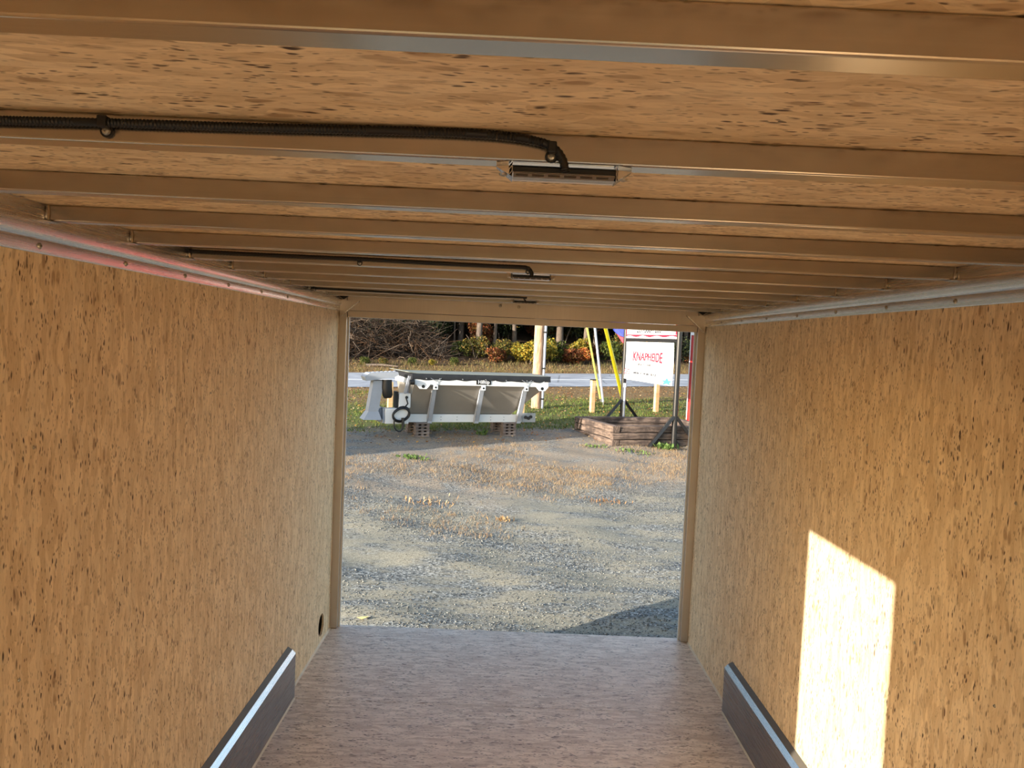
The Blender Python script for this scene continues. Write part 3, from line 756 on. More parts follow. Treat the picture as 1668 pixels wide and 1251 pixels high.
# ------------------------------------------------------------------ timber planter
pc = onground(998, 727)                    # near corner
pl_e = empty('timber_planter', (pc.x, pc.y, min(G(pc.x, pc.y), G(pc.x + 1.5, pc.y + .6)) - .01), 0, 'old railway-timber planter bed standing on the gravel below the sign', 'planter')
pr_ = (onground(1092, 723) - pc); a_front = math.atan2(pr_.y, pr_.x)
pl_e.rotation_euler.z = ANG * .85
cr = .145; PLX, PLY = 2.55, 1.98
timb = {}
def tim(name, L):
    key = round(L, 2)
    bm = bmesh.new(); bmesh.ops.create_cube(bm, size=1)
    for v in bm.verts: v.co = Vector((v.co.x * L, v.co.y * .15, v.co.z * (cr - .012)))
    bmesh.ops.subdivide_edges(bm, edges=[e for e in bm.edges if abs(e.verts[0].co.x - e.verts[1].co.x) > .1], cuts=7)
    bmesh.ops.bevel(bm, geom=[e for e in bm.edges if abs(e.verts[0].co.x - e.verts[1].co.x) > .01 and len(e.link_faces) == 2 and e.calc_face_angle(0) > .5], offset=.012, segments=1, affect='EDGES')
    for v in bm.verts: v.co += Vector((rnd.uniform(-.004, .004), rnd.uniform(-.008, .008), rnd.uniform(-.004, .004)))
    return MB().bm(bm)
for c in range(3):
    z = cr * (c + .5); od = c % 2
    # long timbers along x at front (y=0) and back, short ones along y
    for y in (.075, PLY - .075):
        L = PLX if od else PLX - .32
        o = tim('timber', L - .006).build('timber', M_TIMBER, pl_e); o.location = (PLX / 2 + rnd.uniform(-.015, .015), y + rnd.uniform(-.014, .014), z)
    for x in (.075, PLX - .075):
        L = PLY - .32 if od else PLY
        o = tim('timber', L - .006).build('timber', M_TIMBER, pl_e); o.location = (x + rnd.uniform(-.014, .014), PLY / 2 + rnd.uniform(-.015, .015), z); o.rotation_euler.z = math.pi / 2
soil = MB().box((.152, .152, .02), (PLX - .152, PLY - .152, .20)).build('soil', flat('planter_soil', srgb(86, 70, 58), .95, 0, .35, 22, .5), pl_e)

# ------------------------------------------------------------------ sign on a black steel frame
A = onground(1092, 724) - Vector((0, .30, 0))                   # near (right) post foot
bA = Vector((A.x, A.y, G(A.x, A.y)))
# far (left) post: seen at column 1016, behind the planter
yB = A.y + 2.35
Bp = ony(1015, 640, yB); bB = Vector((Bp.x, Bp.y, G(Bp.x, Bp.y)))
sg = empty('yard_sign', bA, 0, 'black steel sign frame with white telephone board and banner beside the planter', 'sign')
SH = 3.4
def spart(mb, name, mat, parent=None, smooth=False):
    o = mb.build(name, mat, None, smooth); o.parent = parent or sg
    if parent is None: o.location = -bA
    return o
pr2 = .058
for b in (bA, bB):
    o = spart(MB().tube([b + Vector((0, 0, -.02)), b + Vector((0, 0, SH + (bA.z - b.z)))], pr2, 12), 'post', M_BLKSTEEL, None, True)
    fw = (bB - bA); fw.z = 0; fw.normalize(); sd = Vector((-fw.y, fw.x, 0))
    hh = .66
    for s_ in (-1, 1):
        foot = b + Vector((s_ * .56, s_ * .19, .02)); br = MB().bar(b + Vector((s_ * .03, 0, hh)), foot, .06, .11, (0, 1, 0)); spart(br, 'brace', M_BLKSTEEL)
    # low triangular foot plate
    spart(MB().prism([(b.x - .20, b.z + .0), (b.x + .20, b.z + .0), (b.x + .03, b.z + .22), (b.x - .03, b.z + .22)], 1, b.y + .06, b.y + .072), 'foot_plate', M_BLKSTEEL)
def onseg(px, py):
    """point of the vertical plane through both posts on the line of sight"""
    d = ray(px, py); n_ = Vector((-(bB - bA).y, (bB - bA).x, 0)); t = (bA - CAM).dot(n_) / d.dot(n_); return CAM + d * t
zbar = (onseg(1104, 556).z + onseg(1019, 552).z) / 2
spart(MB().bar(Vector((bA.x, bA.y, zbar)), Vector((bB.x, bB.y, zbar)), .06, .07), 'cross_bar', M_BLKSTEEL)
fwl = Vector((bA.x - bB.x, bA.y - bB.y, 0)); span = fwl.length; fx = fwl.normalized()
fn = Vector((fx.y, -fx.x, 0))             # towards the camera
FR = Matrix((( fx.x, -fn.x, 0, bB.x), (fx.y, -fn.y, 0, bB.y), (0, 0, 1, 0), (0, 0, 0, 1)))   # local: x along sign from far post, y away, z up
def fpt(x, y, z): return FR @ Vector((x, y, z))
def fbox(x0, y0, z0, x1, y1, z1):
    m = MB().box((x0, y0, z0), (x1, y1, z1)); m.v = [tuple(FR @ Vector(v)) for v in m.v]; return m
zb0, zb1 = zbar + .035, zbar + .95
board = spart(fbox(.055, -.02, zb0, span - .055, .02, zb1), 'telephone_board', M_SIGNW)
spart(fbox(span - .13, -.026, zb0 + .09, span - .058, -.0205, zb1), 'red_edge', M_REDINK, board)
spart(fbox(.058, -.026, zb0 + .09, .085, -.0205, zb1), 'red_edge', M_REDINK, board)
wv = MB(); nn = 30; vs = []; fs = []
for i in range(nn + 1):
    x = .06 + (span - .12) * i / nn; zt = zb0 + .085; zl = zb0 + .045 + .018 * math.sin(i * .75)
    vs += [tuple(fpt(x, -.0225, zl)), tuple(fpt(x, -.0225, zt)), tuple(fpt(x, -.0205, zl)), tuple(fpt(x, -.0205, zt))]
for i in range(nn):
    a = i * 4; b = a + 4; fs += [(a, b, b + 1, a + 1), (a + 2, a + 3, b + 3, b + 2), (a + 1, b + 1, b + 3, a + 3), (a, a + 2, b + 2, b)]
wv.add(vs, fs); spart(wv, 'wavy_red_line', M_REDINK, board)
def lettering(body, size, mat, cx, y, cz, parent, sxx=1.0, bend=None):
    me = text_mesh(body, size); me.materials.clear(); me.materials.append(mat)
    for v in me.vertices:
        x, yy, zz = v.co.x * sxx, v.co.y, v.co.z
        if bend: x, yy = bend(x, yy)
        v.co = fpt(cx + x, y - zz - .001, cz + yy)
    o = link('lettering', me, parent); return o
lettering('207-588-7283', .25, M_INK, span * .47, -.0225, zb0 + .205, board, .82)
# vinyl banner below, hung on the left and billowing
zt0 = zbar - .05; BH = .92
def ban(u, w):
    """u 0..1 across, w 0..1 down"""
    x = (.10 - .04 * w + .03 * math.sin(math.pi * w)) + u * (span - .165 - .08 + .04 * w)
    y = -.03 - .10 * math.sin(math.pi * u) * (.3 + .7 * w) - .02 * math.sin(u * 9)
    z = zt0 - w * BH * (.96 + .04 * u)
    return fpt(x, y, z), (x, y, z)
bm_ = MB(); NU, NW = 16, 10
for lay, oy in ((0, 0), (1, .004)):
    bm_.v += [tuple(ban(i / NU, j / NW)[0] + fn * (-oy)) for j in range(NW + 1) for i in range(NU + 1)]
base1 = (NU + 1) * (NW + 1)
for j in range(NW):
    for i in range(NU):
        a = j * (NU + 1) + i; bm_.f.append((a, a + 1, a + NU + 2, a + NU + 1)); bm_.f.append((base1 + a, base1 + a + NU + 1, base1 + a + NU + 2, base1 + a + 1))
banner = spart(bm_, 'banner', M_VINYL, None, True)
def on_banner(body, size, mat, u0, w0, du, dw, bend=None, name='lettering'):
    me = text_mesh(body, size) if isinstance(body, str) else body
    me.materials.clear(); me.materials.append(mat)
    xs_ = [v.co.x for v in me.vertices]; wid = max(xs_) - min(xs_); ys_ = [v.co.y for v in me.vertices]; hei = max(ys_) - min(ys_)
    mx, my = (max(xs_) + min(xs_)) / 2, (max(ys_) + min(ys_)) / 2; zmin = min(v.co.z for v in me.vertices)
    for v in me.vertices:
        a = (v.co.x - mx) / wid; b = (v.co.y - my) / hei
        if bend: b = b * bend(a)
        p = ban(u0 + a * du, w0 - b * dw)[0]; v.co = p + fn * ((.016 if name != 'lettering' else .006) + (.003 if v.co.z > zmin + 1e-4 else 0))
    o = link(name, me, banner); return o
on_banner('KNAPHEIDE', .2, M_REDINK, .52, .37, .60, .19, lambda a: 1 + 1.6 * a * a)
on_banner('SINCE 1848', .08, M_PALEINK, .46, .575, .28, .055)
on_banner("AMERICA'S WORK TRUCK", .08, M_INK, .50, .80, .48, .06)
def flat_poly(pts):
    m = bpy.data.meshes.new('shape'); n = len(pts)
    m.from_pydata([(x, y, 0) for x, y in pts] + [(x, y, .004) for x, y in pts], [], [tuple(range(n))[::-1], tuple(range(n, 2 * n))] + [(i, (i + 1) % n, n + (i + 1) % n, n + i) for i in range(n)]); return m
for i in range(3): on_banner(flat_poly([(0, 0), (1, 0), (1, .12), (0, .12)]), 0, M_REDINK, .105 - .005 * i, .735 + .055 * i, .17, .018, None, 'stripe')
star = [(math.sin(k * math.pi / 5) * (1 if k % 2 == 0 else .42), math.cos(k * math.pi / 5) * (1 if k % 2 == 0 else .42)) for k in range(10)]
on_banner(flat_poly(star), 0, M_CYAN, .93, .91, .17, .17, None, 'star')

# small flag behind the sign, silver post with a white cap
fy = bB.y + 1.2; c0 = ony(1003, 546, fy)
fb = ony(1016, 640, fy); gb = Vector((fb.x, fb.y, G(fb.x, fb.y)))
fe = empty('flag', gb, 0, 'blue and red flag hanging behind the telephone board', 'flag')
ftop = 3.4
MB().tube([(0, 0, -.02), (0, 0, ftop)], .018, 8).build('flag_pole', M_GALV, fe)
def cloth(px, name, mat):
    a = [ony(x, y, fy) - gb for x, y in px]; m = MB(); n = len(a)
    vs = [p + Vector((0, -.006 + .03 * math.sin(p.x * 18), 0)) for p in a] + [p + Vector((0, .006 + .03 * math.sin(p.x * 18), 0)) for p in a]
    m.add(vs, [tuple(range(n))[::-1], tuple(range(n, 2 * n))] + [(i, (i + 1) % n, n + (i + 1) % n, n + i) for i in range(n)]); return m.build(name, mat, fe)
cloth([(994, 522), (1017, 516), (1016, 549), (1010, 547), (1004, 543), (999, 538)], 'blue_cloth', M_BLUE)
cloth([(1005, 544), (1010, 548), (1016, 550), (1015.5, 560), (1012, 556)], 'red_cloth', M_REDCL)
s0 = ony(1017.5, 640, bB.y - .14); s0 = Vector((s0.x, s0.y, G(s0.x, s0.y)))
se = empty('metal_post', s0, 0, 'short silver post with white cap in front of the left sign post', 'post')
hz = ony(1017, 624, s0.y).z - s0.z
MB().tube([(0, 0, -.02), (0, 0, hz - .10)], .028, 10).build('shaft', M_CONDUIT, se, True); MB().tube([(0, 0, hz - .10), (0, 0, hz)], [.042, .040], 10).build('cap', M_WHITEP, se, True)

# ------------------------------------------------------------------ utility pole, guy wires, marker posts
up = onground(873, 665)
pe = empty('utility_pole', up, 0, 'thick wooden utility pole with grey conduit behind the spreader', 'utility pole')
MB().tube([(0, 0, -.1), (0, 0, 1.5), (.0, 0, 4), (0, 0, 12)], [.142, .136, .128, .105], 16).build('pole_shaft', M_POLE, pe, True)
cd = MB().tube([(.165, -.03, .0), (.165, -.03, 6.5)], .042, 10).build('conduit', M_CONDUIT, pe, True)
for z in (.25, 1.1, 2.1, 3.2): MB().box((.10, -.085, z), (.215, .02, z + .04)).build('strap', M_BLKSTEEL, cd)
def guy(p_bot, hp, rg, mat, label, wire_from=2.3):
    a = onground(*p_bot); tp_ = Vector((up.x, up.y, up.z + hp))
    # second point on the same line towards the pole head, matched to the picture at the distance between foot and pole
    d = (tp_ - a).normalized()
    e = empty('guy_wire', a, 0, label, 'guy wire')
    MB().tube([d * .12, d * 2.6], rg, 8).build('guard_tube', mat, e, True)
    MB().tube([d * 2.6, d * ((tp_ - a).length - .1)], .008, 6).build('wire', M_GALV, e); MB().tube([d * -.05, d * .12], .014, 6).build('anchor_rod', M_GALV, e)
guy((979, 655), 7.8, .030, M_YELLOW2, 'thin pale yellow guy wire guard leaning towards the utility pole')
guy((983, 661), 11.8, .034, M_CONDUIT, 'grey guy wire guard leaning towards the utility pole')
guy((1016, 656), 8.4, .055, M_YELLOW, 'thick bright yellow guy wire guard beside the sign')
for px, h, cap, lab in ((634, .80, False, 'fresh wooden marker post behind the spreader chute'), (849, .80, False, 'fresh wooden marker post between spreader and utility pole'),
                        (963, .88, True, 'fresh wooden marker post with dark cap behind the planter'), (1067, .92, False, 'fresh wooden marker post under the banner')):
    p = at_v(px, 18.5); e = empty('marker_post', p, ANG, lab, 'post', 'fresh wooden marker posts along the lawn')
    MB().box((-.058, -.058, -.05), (.058, .058, h), .008).build('shaft', M_NEWPOST, e)
    if cap: MB().box((-.068, -.068, h), (.068, .068, h + .03), .008).build('cap', M_BLKSTEEL, e)

# red steel box at the right, and an unseen trailer added off to the left to cast a shadow across the yard
rp = ony(1119.5, 640, 19.0)
re_ = empty('storage_box', (rp.x, 19.0, G(rp.x + 2, 19.0)), -math.radians(15), 'tall red steel box behind the planter at the right edge of the opening', 'storage box')
h = ony(1128, 546, 19.0).z - G(rp.x + 2, 19.0)
MB().box((.0225, .041, .1), (3.0, 2.2, h)).build('body', M_RED, re_)
MB().box((0, 0, .0), (.022, .10, h), .003).build('corner_post', M_WHITEP, re_)
zs = [ony(1125, q, 19.0).z - re_.location.z for q in (655, 590, 587)]
MB().box((.0225, .0, .05), (3.0, .04, zs[0] + .0)).build('kick_panel', M_REDSUN, re_); MB().box((.0225, .01, zs[1]), (3.0, .04, zs[2])).build('seam_rail', M_REDSUN, re_)  # lower panel and seam carry the sunlit tone in their colour
MB().box((0, -.01, h), (3.02, 2.22, h + .08)).build('roof_edge', M_WHITEP, re_)

ct = empty('shadow_trailer', (-8.45, 9.97, G(-8.45, 9.97)), ANG, 'grey box trailer added out of view at left to cast the shadow by the spreader', 'trailer')
MB().box((-1.5, -1.05, .5), (1.5, 1.05, 3.0), .05).build('box', M_GREYSHADE, ct); MB().box((-1.55, -.9, .40), (1.55, .9, .5)).build('frame', M_BLKSTEEL, ct)
for x in (-.4, .4):
    for y in (-1.0, 1.0): MB().tube([(x, y - .1, .33), (x, y + .1, .33)], .33, 20).build('wheel', M_BLACK, ct, True)
MB().box((1.55, -.05, .40), (2.3, .05, .48)).build('tongue', M_BLKSTEEL, ct)

# ------------------------------------------------------------------ scatter: stones, dry grass, lawn, leaves
def rand_in_view(n, y0, y1, spread=.34):
    y = np.sqrt(nr.uniform(y0 * y0, y1 * y1, n)); x = CAM.x + y * nr.uniform(-spread, spread * 1.15, n); return x, y
def lerp_cols(cols, n, jit=.12):
    c = np.array([srgb(*k)[:3] for k in cols]); i = nr.integers(0, len(c), n); return c[i] * nr.uniform(1 - jit, 1 + jit, (n, 1))
def stones(n):
    x, y = rand_in_view(n, 5.4, 13.0); 
    keep = (np.sin(x * 1.7 + 2 * np.sin(y * .7)) + np.sin(y * 2.1 + x)) > nr.uniform(-1.9, 1.9, n); x, y = x[keep], y[keep]; n = len(x)
    r = nr.uniform(.004, .0105, n) * np.where(nr.uniform(0, 1, n) > .98, 1.6, 1.0)
    o = np.array([[1, 0, 0], [-1, 0, 0], [0, 1, 0], [0, -1, 0], [0, 0, .7], [0, 0, -.6]]); F_ = np.array([[0, 2, 4], [2, 1, 4], [1, 3, 4], [3, 0, 4], [2, 0, 5], [1, 2, 5], [3, 1, 5], [0, 3, 5]])
    a = nr.uniform(0, 6.28, n); ca, sa = np.cos(a), np.sin(a); j = nr.uniform(.6, 1.3, (n, 6, 3))
    L = o[None] * j * r[:, None, None]; R_ = L.copy(); R_[:, :, 0] = L[:, :, 0] * ca[:, None] - L[:, :, 1] * sa[:, None]; R_[:, :, 1] = L[:, :, 0] * sa[:, None] + L[:, :, 1] * ca[:, None]
    R_[:, :, 0] += x[:, None]; R_[:, :, 1] += y[:, None]; R_[:, :, 2] += (gz(x, y) + r * .25)[:, None]
    f = (F_[None] + (np.arange(n) * 6)[:, None, None]).reshape(-1, 3)
    c = np.repeat(lerp_cols([(80, 82, 84), (112, 114, 116), (136, 137, 133), (158, 157, 149), (104, 100, 92), (92, 94, 96)], n, .25), 6, 0)
    return np_mesh('gravel_stones', R_.reshape(-1, 3), f, M_STONE, c)
tag(link('gravel_stones', stones(72000)), 'loose grey gravel stones strewn over the yard', 'gravel', kind='stuff')
def blades(name, x, y, hmin, hmax, wid, cols, lean=.5, mat=None):
    n = len(x); z = gz(x, y); h = nr.uniform(hmin, hmax, n); a = nr.uniform(0, 6.28, n); l = nr.uniform(0, lean, n) * h; b = nr.uniform(0, 6.28, n)
    wx, wy = np.cos(a) * wid / 2, np.sin(a) * wid / 2
    V = np.empty((n, 3, 3)); V[:, 0] = np.stack([x - wx, y - wy, z - .004], 1); V[:, 1] = np.stack([x + wx, y + wy, z - .004], 1)
    V[:, 2] = np.stack([x + np.cos(b) * l, y + np.sin(b) * l, z + h], 1)
    f = np.arange(n * 3).reshape(n, 3); c = np.repeat(lerp_cols(cols, n, .2), 3, 0)
    return np_mesh(name, V.reshape(-1, 3), f, mat or M_GRASS, c)
def tufts(nt, per, y0, y1, keepf, rad):
    x, y = rand_in_view(nt, y0, y1); k = keepf(x, y, vof(x, y)); x, y = x[k], y[k]
    x = np.repeat(x, per) + nr.normal(0, rad, len(x) * per); y = np.repeat(y, per) + nr.normal(0, rad, len(y) * per); return x, y
def pn(x, y, s): return np.sin(x * 1.3 * s + 1.7 * np.sin(y * .8 * s + .5)) + np.sin(y * 1.9 * s + 1.1 * np.sin(x * 1.1 * s)) 
dx, dy = tufts(11500, 9, 8.5, 16.5, lambda x, y, v: (pn(x, y, 1.1) + 1.5 * np.exp(-((v - 12.0) / 1.9) ** 2) * 1.4 + (v > 9.6) * .3) > nr.uniform(.9, 3.0, len(x)), .05)
tag(link('dry_grass', blades('dry_grass', dx, dy, .015, .065, .006, [(196, 166, 124), (180, 150, 112), (166, 138, 106), (204, 182, 144), (170, 130, 94), (146, 128, 98)], 1.3)), 'straw coloured dry grass growing through the gravel', 'grass', kind='stuff')
gx_, gy_ = tufts(11500, 7, 14.5, 27, lambda x, y, v: (v > 15.8) & (v < 24.6) & ((pn(x, y, .6) + (20.0 - v) * .35) > nr.uniform(-1.4, 2.2, len(x))), .08)
tag(link('lawn_grass', blades('lawn_grass', gx_, gy_, .03, .09, .014, [(92, 112, 44), (112, 132, 56), (78, 98, 40), (140, 140, 76), (128, 150, 70)], .8)), 'green lawn grass between the planter and the road', 'grass', kind='stuff')
bx_, by_ = tufts(4200, 8, 31, 46, lambda x, y, v: (v > 32.2) & (v < 36.0), .12)
tag(link('bank_grass', blades('bank_grass', bx_, by_, .05, .26, .02, [(120, 110, 66), (140, 124, 82), (98, 100, 50), (156, 134, 92), (112, 88, 56)], .6)), 'tall pale grass along the far roadside', 'grass', kind='stuff')
def leaves_on_ground(n):
    x, y = rand_in_view(n, 13.5, 40, .36); v = vof(x, y); k = (v > 14.3) & (v < 37) & ~((v > 25) & (v < 32.2)) & ((v > 18) | (nr.uniform(0, 1, n) > .45)); x, y = x[k], y[k]; n = len(x)
    z = gz(x, y); s = nr.uniform(.018, .045, n); a = nr.uniform(0, 6.28, n); t = nr.uniform(-.5, .5, n)
    V = np.empty((n, 4, 3))
    for i, (p, q) in enumerate(((-1, 0), (0, -.7), (1, 0), (0, .7))):
        lx, ly = p * s, q * s; V[:, i, 0] = x + lx * np.cos(a) - ly * np.sin(a); V[:, i, 1] = y + lx * np.sin(a) + ly * np.cos(a); V[:, i, 2] = z + .03 + lx * np.sin(t) + .5 * np.abs(ly)
    c = np.repeat(lerp_cols([(214, 170, 112), (196, 140, 84), (228, 196, 146), (176, 112, 64), (150, 104, 66), (206, 150, 60)], n, .2), 4, 0)
    return np_mesh('fallen_leaves', V.reshape(-1, 3), np.arange(n * 4).reshape(n, 4), M_LITTER, c)
tag(link('fallen_leaves', leaves_on_ground(21000)), 'tan and orange fallen leaves on the lawn and roadside', 'leaves', kind='stuff')

def clump(name, px, py, n, hmax, rad, cols, label, cat, wid=.02):
    p = onground(px, py); x = nr.normal(0, rad, n); y = nr.normal(0, rad * .6, n); h = nr.uniform(hmax * .4, hmax, n); a = nr.uniform(0, 6.28, n)
    ox, oy = nr.normal(0, hmax * .5, n), nr.normal(0, hmax * .5, n)
    V = np.empty((n, 4, 3)); z = gz(p.x + x, p.y + y) - G(p.x, p.y)
    V[:, 0] = np.stack([x, y, z - .005], 1); V[:, 2] = np.stack([x + ox, y + oy, z + h], 1)
    V[:, 1] = np.stack([x + ox * .6 + np.cos(a) * wid, y + oy * .6 + np.sin(a) * wid, z + h * .6], 1); V[:, 3] = np.stack([x + ox * .6 - np.cos(a) * wid, y + oy * .6 - np.sin(a) * wid, z + h * .6], 1)
    c = np.repeat(lerp_cols(cols, n, .15), 4, 0)
    e = empty(name, (p.x, p.y, G(p.x, p.y)), 0, label, cat); o = link('blades', np_mesh('blades', V.reshape(-1, 3), np.arange(n * 4).reshape(n, 4), M_GRASS, c), e); o['kind'] = 'stuff'; return e
GR = [(104, 132, 66), (124, 148, 82), (88, 114, 56)]; DRYC = [(206, 166, 118), (190, 146, 100), (216, 184, 138)]
clump('weed_clump', 672, 747, 80, .07, .16, GR, 'low green weed patch in the gravel in front of the spreader', 'weed')
clump('weed_clump', 786, 709, 30, .16, .05, GR, 'small upright green weed below the middle of the spreader', 'weed')
clump('weed_clump', 1083, 732, 50, .16, .09, GR, 'bright green weed at the foot of the right sign post', 'weed', .035)
clump('weed_clump', 1030, 736, 60, .06, .2, GR, 'flat green weed patch in front of the planter', 'weed')
clump('weed_clump', 966, 728, 40, .06, .14, GR, 'sparse green weed beside the near corner of the planter', 'weed')
clump('dry_tuft', 820, 849, 45, .08, .06, DRYC, 'orange dry grass tuft alone in the open gravel', 'grass tuft', .008)
clump('dry_tuft', 700, 822, 60, .09, .22, DRYC, 'orange dry grass tuft at the left edge of the gravel', 'grass tuft', .008)
clump('dry_tuft', 985, 818, 60, .06, .17, [(150, 112, 76), (178, 134, 92)], 'brown dry grass tuft at the right edge of the gravel', 'grass tuft', .008)
lf = onground(590, 1012); m = MB().add([(-.05, 0, .02), (0, -.022, .012), (.055, .004, .03), (.004, .026, .016)], [(0, 1, 2, 3)]).build('fallen_leaf', flat('yellow_leaf', srgb(212, 188, 110), .7)); m.location = (lf.x, lf.y, G(lf.x, lf.y) + .008)
tag(m, 'single yellow leaf on the gravel near the left post', 'leaf')

# ------------------------------------------------------------------ woodland beyond the road
def leaf_cloud(name, blobs, n, size, cols):
    """blobs: (cx, cy, cz, rx, ry, rz)"""
    bl = np.array(blobs); w = (bl[:, 3] * bl[:, 4] * bl[:, 5]) ** .67; i = nr.choice(len(bl), n, p=w / w.sum()); b = bl[i]
    d = nr.normal(size=(n, 3)); d /= np.linalg.norm(d, axis=1)[:, None]; rr = nr.uniform(.35, 1.0, n) ** .5
    c = b[:, :3] + d * rr[:, None] * b[:, 3:]; c[:, 2] = np.maximum(c[:, 2], .03)
    s = size * nr.uniform(.6, 1.3, n); a1 = nr.normal(size=(n, 3)); a1 /= np.linalg.norm(a1, axis=1)[:, None]; a2 = np.cross(a1, nr.normal(size=(n, 3))); a2 /= np.linalg.norm(a2, axis=1)[:, None]
    V = np.stack([c - a1 * s[:, None], c - a2 * s[:, None] * .6, c + a1 * s[:, None], c + a2 * s[:, None] * .6], 1)
    col = np.repeat(lerp_cols(cols, n, .3), 4, 0)
    return np_mesh(name, V.reshape(-1, 3), np.arange(n * 4).reshape(n, 4), M_LEAF, col)
YEL = [(176, 150, 52), (150, 138, 50), (196, 164, 60), (118, 122, 48)]; GRN = [(70, 84, 34), (88, 100, 40), (54, 68, 30), (112, 116, 48)]
DGR = [(34, 44, 22), (46, 58, 28), (26, 34, 18), (60, 68, 34)]; ORG = [(196, 110, 52), (214, 140, 70), (168, 84, 44), (150, 110, 54)]
RUS = [(122, 66, 38), (150, 84, 48), (98, 62, 38), (132, 100, 50)]; MIX = [(110, 108, 46), (140, 122, 52), (84, 88, 38), (150, 112, 56), (70, 72, 34)]
def blobs_shrub(h, w, k):
    return [(rnd.uniform(-w, w) * .6, rnd.uniform(-w, w) * .6, h * rnd.uniform(.25, .72), w * rnd.uniform(.35, .6), w * rnd.uniform(.35, .6), h * rnd.uniform(.22, .32)) for _ in range(k)]
def stems(h, w, k, r0):
    m = MB()
    for _ in range(k):
        a = rnd.uniform(0, 6.28); b = Vector((math.cos(a) * w * .7, math.sin(a) * w * .7, h * rnd.uniform(.6, .95))); mid = b * .5 + Vector((rnd.uniform(-.1, .1), rnd.uniform(-.1, .1), h * .12))
        m.tube([(0, 0, -.1), mid, b], [r0, r0 * .7, r0 * .3], 5, False)
    return m
shr = {}
for key, cols, h, w in (('yellow', YEL, 1.5, .95), ('green', GRN, 1.5, 1.0), ('dark', DGR, 2.1, 1.3), ('orange', ORG, 1.1, .8), ('russet', RUS, 1.3, .9), ('mixed', MIX, 1.9, 1.1)):
    for j in range(2): shr[key, j] = (leaf_cloud('foliage', blobs_shrub(h, w, 9), 1500, .075, cols), None)
    mm = stems(h, w, 6, .018); me = bpy.data.meshes.new('stems'); me.from_pydata(mm.v, [], mm.f); me.materials.append(M_BARK)
    for j in range(2): shr[key, j] = (shr[key, j][0], me)
plants = []
def shrub(px, v, key, sc, label, group):
    p = at_v(px, v); e = empty('shrub', (p.x, p.y, G(p.x, p.y) - .03), rnd.uniform(0, 6.28), label, 'shrub', group); e.scale = (sc, sc, sc * rnd.uniform(.9, 1.1))
    plants.append((e, px, v, label)); a, b = shr[key, rnd.randrange(2)]; link('foliage', a, e); link('stems', b, e)
lab = {'yellow': 'yellow leaved shrub', 'green': 'green leaved shrub', 'dark': 'dark green shrub', 'orange': 'orange leaved shrub', 'russet': 'russet brown shrub', 'mixed': 'yellow green shrub'}
for px, v, key, sc in ((858, 35.6, 'yellow', 1.0), (884, 36.2, 'yellow', .9), (838, 36.4, 'yellow', .75), (800, 36.2, 'russet', .8), (815, 36.8, 'mixed', .7), (905, 36.6, 'green', .8), (925, 36.2, 'russet', .85), (945, 36.0, 'orange', .8),
                       (936, 37.4, 'yellow', .75), (960, 37.6, 'russet', .8), (990, 37.0, 'green', .8), (1010, 38, 'mixed', .8), (1040, 37, 'green', .8), (1080, 37, 'dark', .8), (1105, 36.8, 'dark', .8), (1122, 36.6, 'russet', .7), (770, 37.2, 'mixed', .7), (745, 37.6, 'green', .6),
                       (590, 35.2, 'green', .3), (620, 35.0, 'mixed', .25), (668, 35.0, 'green', .28), (700, 35.0, 'yellow', .26), (735, 35.2, 'green', .28)):
    shrub(px, v, key, sc, lab[key], key + ' shrubs beyond the road')
for i in range(40):
    key = rnd.choice(['dark', 'mixed', 'mixed', 'green', 'dark', 'russet']); px = rnd.uniform(560, 1180); v = rnd.uniform(39, 47)
    if px < 720 and v < 43: key = 'dark'
    shrub(px, v, key, rnd.uniform(.9, 1.5), lab[key], key + ' shrubs beyond the road')

for px, v, key in ((430, 37, 'mixed'), (470, 38.5, 'dark'), (505, 37.5, 'russet'), (535, 39, 'green'), (550, 42, 'dark'), (450, 42, 'mixed'), (1150, 38, 'green'), (1180, 37.5, 'mixed'), (1205, 39, 'dark')): shrub(px, v, key, rnd.uniform(.9, 1.3), lab[key], key + ' shrubs beyond the road')
def tree_meshes(j, cols, h, r, leaf=.14, n=3600, low=3.0, con=False):
    m = MB(); bend = [rnd.uniform(-.15, .15) for _ in range(4)]
    m.tube([(0, 0, -.3), (bend[0] * .3, 0, 1.2), (bend[0], bend[1], h * .4), (bend[2], bend[3], h * .92)], [r * 1.25, r, r * .8, r * .25], 9, False)
    for _ in range(9):
        z = rnd.uniform(low * .7, h * .8); a = rnd.uniform(0, 6.28); L = rnd.uniform(.8, 2.2)
        m.tube([(bend[0], bend[1], z), (bend[0] + math.cos(a) * L * .5, bend[1] + math.sin(a) * L * .5, z + .35), (math.cos(a) * L, math.sin(a) * L, z + .5)], [r * .35, r * .25, r * .08], 5, False)
    me = bpy.data.meshes.new('trunk'); me.from_pydata(m.v, [], m.f); me.materials.append(M_BARK); me.polygons.foreach_set('use_smooth', [True] * len(me.polygons))
    if con: bl = [(0, 0, z, max(.3, 1.9 * (1 - z / h)), max(.3, 1.9 * (1 - z / h)), .5) for z in np.linspace(.6, h, 14)]
    else: bl = [(rnd.uniform(-1.6, 1.6), rnd.uniform(-1.6, 1.6), rnd.uniform(low, h), rnd.uniform(.7, 1.3), rnd.uniform(.7, 1.3), rnd.uniform(.5, .9)) for _ in range(14)]
    return me, leaf_cloud('crown', bl, n, leaf, cols)
